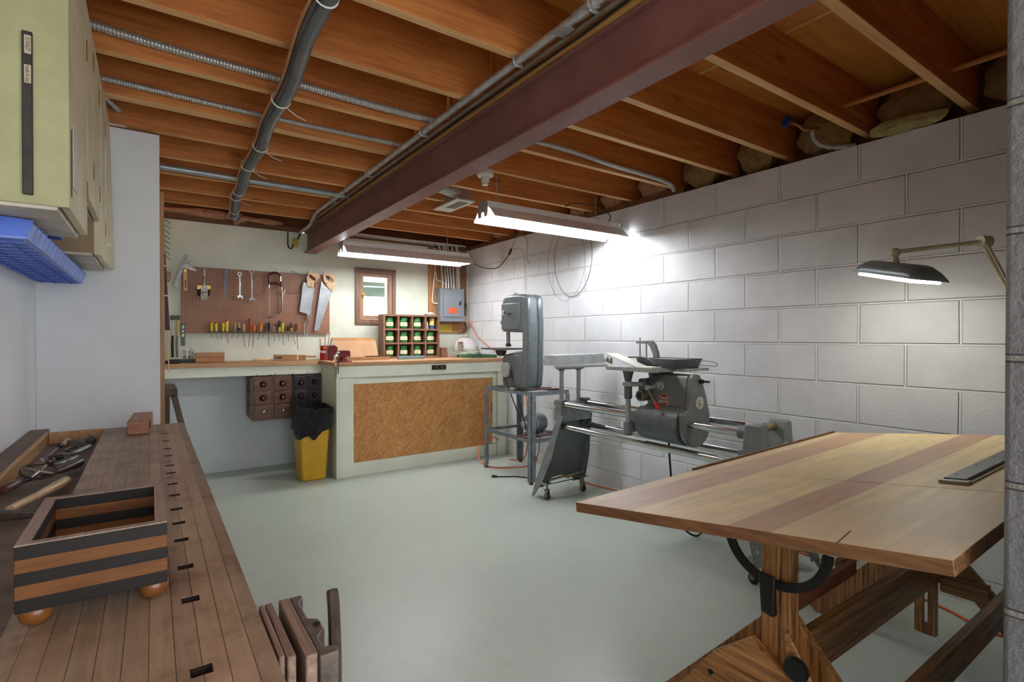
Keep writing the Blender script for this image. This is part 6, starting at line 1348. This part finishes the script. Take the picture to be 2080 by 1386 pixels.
# striped box with ball feet
sbx0, sbx1, sby0, sby1, sz0, sz1 = -.142, .019, .895, 1.138, .815, .900
bx_t = thing('striped_wooden_box', 'open dark and light striped wooden box on ball feet on the front workbench', 'box', (-.06, 1.0, BZ))
def stripemat():
    m, nt, b, n, l = mk('striped_laminate')
    tc = n('ShaderNodeTexCoord'); sp_ = n('ShaderNodeSeparateXYZ'); l(tc.outputs['Object'], sp_.inputs[0])
    mr = n('ShaderNodeMapRange'); mr.inputs[1].default_value = sz0-BZ; mr.inputs[2].default_value = sz1-BZ; l(sp_.outputs[2], mr.inputs[0])
    h = (0, .2, .4, .6, .8)
    f = noise(nt, coords(nt, (6, 6, 60)), 1.5, 5, .6, .6)
    dk = ramp(nt, f, [(.3, '070403'), (.7, '140c08')]); lt = ramp(nt, f, [(.3, '5e3614'), (.7, '835324')])
    r = n('ShaderNodeValToRGB'); cr = r.color_ramp; cr.interpolation = 'CONSTANT'; cr.elements[0].color = (0, 0, 0, 1); cr.elements[1].position = .2; cr.elements[1].color = (1, 1, 1, 1)
    for p, v in ((.41, 0), (.60, 1), (.80, 0)): e = cr.elements.new(p); e.color = (v, v, v, 1)
    l(mr.outputs[0], r.inputs[0]); l(mixc(nt, r.outputs[0], dk, lt), b.inputs['Base Color']); b.inputs['Roughness'].default_value = .6; return m
SM = stripemat(); w_ = .0145; inw = .013
obj('front_wall', MB().box(sbx0, sbx1, sby0, sby0+inw, sz0, sz1), SM, bx_t, bev=.001); obj('back_wall', MB().box(sbx0, sbx1, sby1-inw, sby1, sz0, sz1), SM, bx_t, bev=.001)
obj('side_wall', MB().box(sbx0, sbx0+w_, sby0+inw+.0002, sby1-inw-.0002, sz0, sz1), SM, bx_t, bev=.001); obj('side_wall', MB().box(sbx1-w_, sbx1, sby0+inw+.0002, sby1-inw-.0002, sz0, sz1), SM, bx_t, bev=.001)
obj('top_trim', MB().box(sbx0, sbx1, sby0, sby0+inw, sz1+.0002, sz1+.002).box(sbx0, sbx1, sby1-inw, sby1, sz1+.0002, sz1+.002).box(sbx0, sbx0+w_, sby0+inw, sby1-inw, sz1+.0002, sz1+.002).box(sbx1-w_, sbx1, sby0+inw, sby1-inw, sz1+.0002, sz1+.002), wood('dusty_walnut', '766258', '958074', 'ad9a8e', 'Y', 1.5, .5), bx_t)
obj('bottom_panel', MB().box(sbx0+w_+.0003, sbx1-w_-.0003, sby0+inw+.0003, sby1-inw-.0003, sz0+.002, sz0+.008), wood('box_floor', '3a1f12', '57321c', '6d4428', 'Y', 1.5, .5), bx_t)
FT = plain('amber_wood', '8c5826', .3, 0, .1, 25, coat=.3)
for x, y in ((-.127, .938), (.003, .938), (-.127, 1.10), (.003, 1.10)): obj('ball_foot', MB().ball((x, y, BZ+.0178), .0178, 20, (1.05, 1.05, 1)), FT, bx_t)
# wooden plane at the far end
t = thing('wooden_block_plane', 'reddish brown wooden block with rectangular mouth at the far end of the front workbench', 'plane', (-.02, 2.65, BZ))
BP = wood('red_beech', '7b4a33', '9c654a', 'b27a5c', 'Y', 1.8, .45)
R_ = Matrix.Translation(V((-.010, 2.53, BZ+.001))) @ Matrix.Rotation(math.radians(-3), 4, 'Z')
obj('body', MB().box(-.066, .004, 0, .28, 0, .055).xf(R_), BP, t, bev=.004, seg=3)
obj('mouth', MB().box(.0042, .0048, .05, .085, .015, .045).box(.0042, .0048, .025, .035, .017, .042).xf(R_), plain('mouth_dark', '241810', .8), t)

# tools in the tray
TZ = BZ-.04
def tz_(x, y, z=TZ+.02): return tuple(at(x, y, Z=z))
WH = wood('ash_handle', 'a98660', 'c7a780', 'dbc19d', 'Y', 2, .4)
t = thing('hammer', 'ash handled cross peen hammer lying nearest in the tool tray', 'hammer', tz_(60, 1010))
h0, h1 = V(tz_(136, 977)), V(tz_(20, 1035)); dd2 = (h1-h0)
obj('handle', MB().tube([tuple(h0+dd2*k) for k in (0, .03, .2, .5, .8, 1)], [.010, .015, .0135, .010, .0095, .009], 14), WH, t)
hh0, hh1 = V(tz_(75, 1042, TZ+.018)), V(tz_(-60, 1052, TZ+.018))
hd = (hh1-hh0).normalized(); hp = hd.cross(V((0, 0, 1))).normalized()
obj('head', MB().hexa([hh0-hp*.002-V((0, 0, .012)), hh1-hp*.012-V((0, 0, .014)), hh1+hp*.012-V((0, 0, .014)), hh0+hp*.014-V((0, 0, .012))], [hh0-hp*.002+V((0, 0, .004)), hh1-hp*.012+V((0, 0, .014)), hh1+hp*.012+V((0, 0, .014)), hh0+hp*.014+V((0, 0, .004))]), plain('forged_steel', '66605a', .4, .6, .2, 18), t, bev=.004, seg=3)
t = thing('hand_drill', 'hand drill with large spoked gear wheel and wooden grips in the tool tray', 'drill', tz_(80, 965))
DKW = wood('dark_grip', '2d1d18', '4a322a', '6a4c40', 'X', 3, .35)
g0, g1, g2, g3 = V(tz_(6, 995)), V(tz_(40, 980)), V(tz_(112, 960)), V(tz_(165, 938, TZ+.025))
obj('front_grip', MB().tube([tuple(g0), tuple(g0+(g1-g0)*.3), tuple(g0+(g1-g0)*.8), tuple(g1)], [.010, .013, .012, .007], 14), DKW, t)
obj('rear_grip', MB().tube([tuple(g2), tuple(g2+(g3-g2)*.3), tuple(g2+(g3-g2)*.85), tuple(g3)], [.007, .012, .015, .010], 14), DKW, t)
obj('spindle', MB().cyl(tuple(g1), tuple(g2), .006), DKMET, t)
gc_ = V(tz_(79, 957, TZ+.035)); ga = V((.15, -.35, .9)).normalized(); g_u = ga.orthogonal().normalized(); g_v = ga.cross(g_u)
rimp = [gc_+(g_u*math.cos(2*PI*k/36)+g_v*math.sin(2*PI*k/36))*.040 for k in range(36)]
whl = obj('gear_wheel', MB().tube(rimp, .0042, 6, closed=True), plain('rusty_iron', '5d4a42', .45, .6, .2, 25), t)
for k in range(4): obj('spoke', MB().tube([tuple(gc_), tuple(gc_+(g_u*math.cos(k*PI/2+.4)+g_v*math.sin(k*PI/2+.4))*.038)], [.007, .003], 8), plain('worn_silver', '9b9186', .35, .7, .1, 20), whl)
obj('crank_knob', MB().ball(tuple(gc_+g_u*.03+ga*.02), .012), DKW, t)
t = thing('hand_brace', 'curved steel brace tool lying beyond the hand drill in the tray', 'brace', tz_(120, 930))
obj('bow', MB().tube(spline([tz_(156, 928, TZ+.03), tz_(140, 935, TZ+.03), tz_(112, 944, TZ+.02), tz_(90, 942, TZ+.012), tz_(84, 934, TZ+.012)]), .006, 8), STL, t)
obj('chuck', MB().cyl(tz_(100, 932, TZ+.012), tz_(128, 928, TZ+.012), .010, .008), DKMET, t)
t = thing('spokeshave', 'grey curved spokeshave lying at the right side of the tool tray', 'spokeshave', tz_(160, 910))
obj('body', MB().tube(spline([tz_(130, 923, TZ+.015), tz_(145, 922, TZ+.016), tz_(165, 915, TZ+.02), tz_(182, 907, TZ+.022)]), [.004]*8+[.008]*8+[.009]*9, 8), STL, t)
obj('ring', MB().tube([tuple(V(tz_(147, 913, TZ+.02))+V((.022*math.cos(a), .04*math.sin(a), 0))) for a in [2*PI*k/20 for k in range(20)]], .0035, 6, closed=True), DKMET, t)
t = thing('wooden_spokeshave', 'small wooden spokeshave with a dark blade block near the tray end', 'spokeshave', tz_(165, 895))
obj('block', MB().bar(tz_(137, 903, TZ+.02), tz_(178, 898, TZ+.02), .022, .03), VI, t, bev=.003)
obj('knob', MB().ball(tz_(186, 895, TZ+.028), .018, 16, (.8, 1, 1)), plain('dark_knob', '4b4440', .5, 0, .1, 20), t)
t = thing('small_file', 'pale handled file with dark ferrule beside the spokeshaves', 'file', tz_(125, 905))
obj('handle', MB().tube([tz_(142, 893, TZ+.012), tz_(136, 896, TZ+.012), tz_(126, 905, TZ+.012)], [.008, .011, .007], 12), WH, t)
obj('ferrule', MB().cyl(tz_(126, 905, TZ+.012), tz_(120, 908, TZ+.012), .008), DKMET, t)
obj('blade', MB().bar(tz_(119, 909, TZ+.010), tz_(96, 930, TZ+.006), .006, .004), STL, t)
one('flat_rasp', MB().bar(tz_(170, 880, TZ+.010), tz_(160, 897, TZ+.006), .022, .006), plain('pale_bone', 'a89684', .5, 0, .1, 20), 'flat greyish rasp leaning on the far end of the tray', 'rasp')
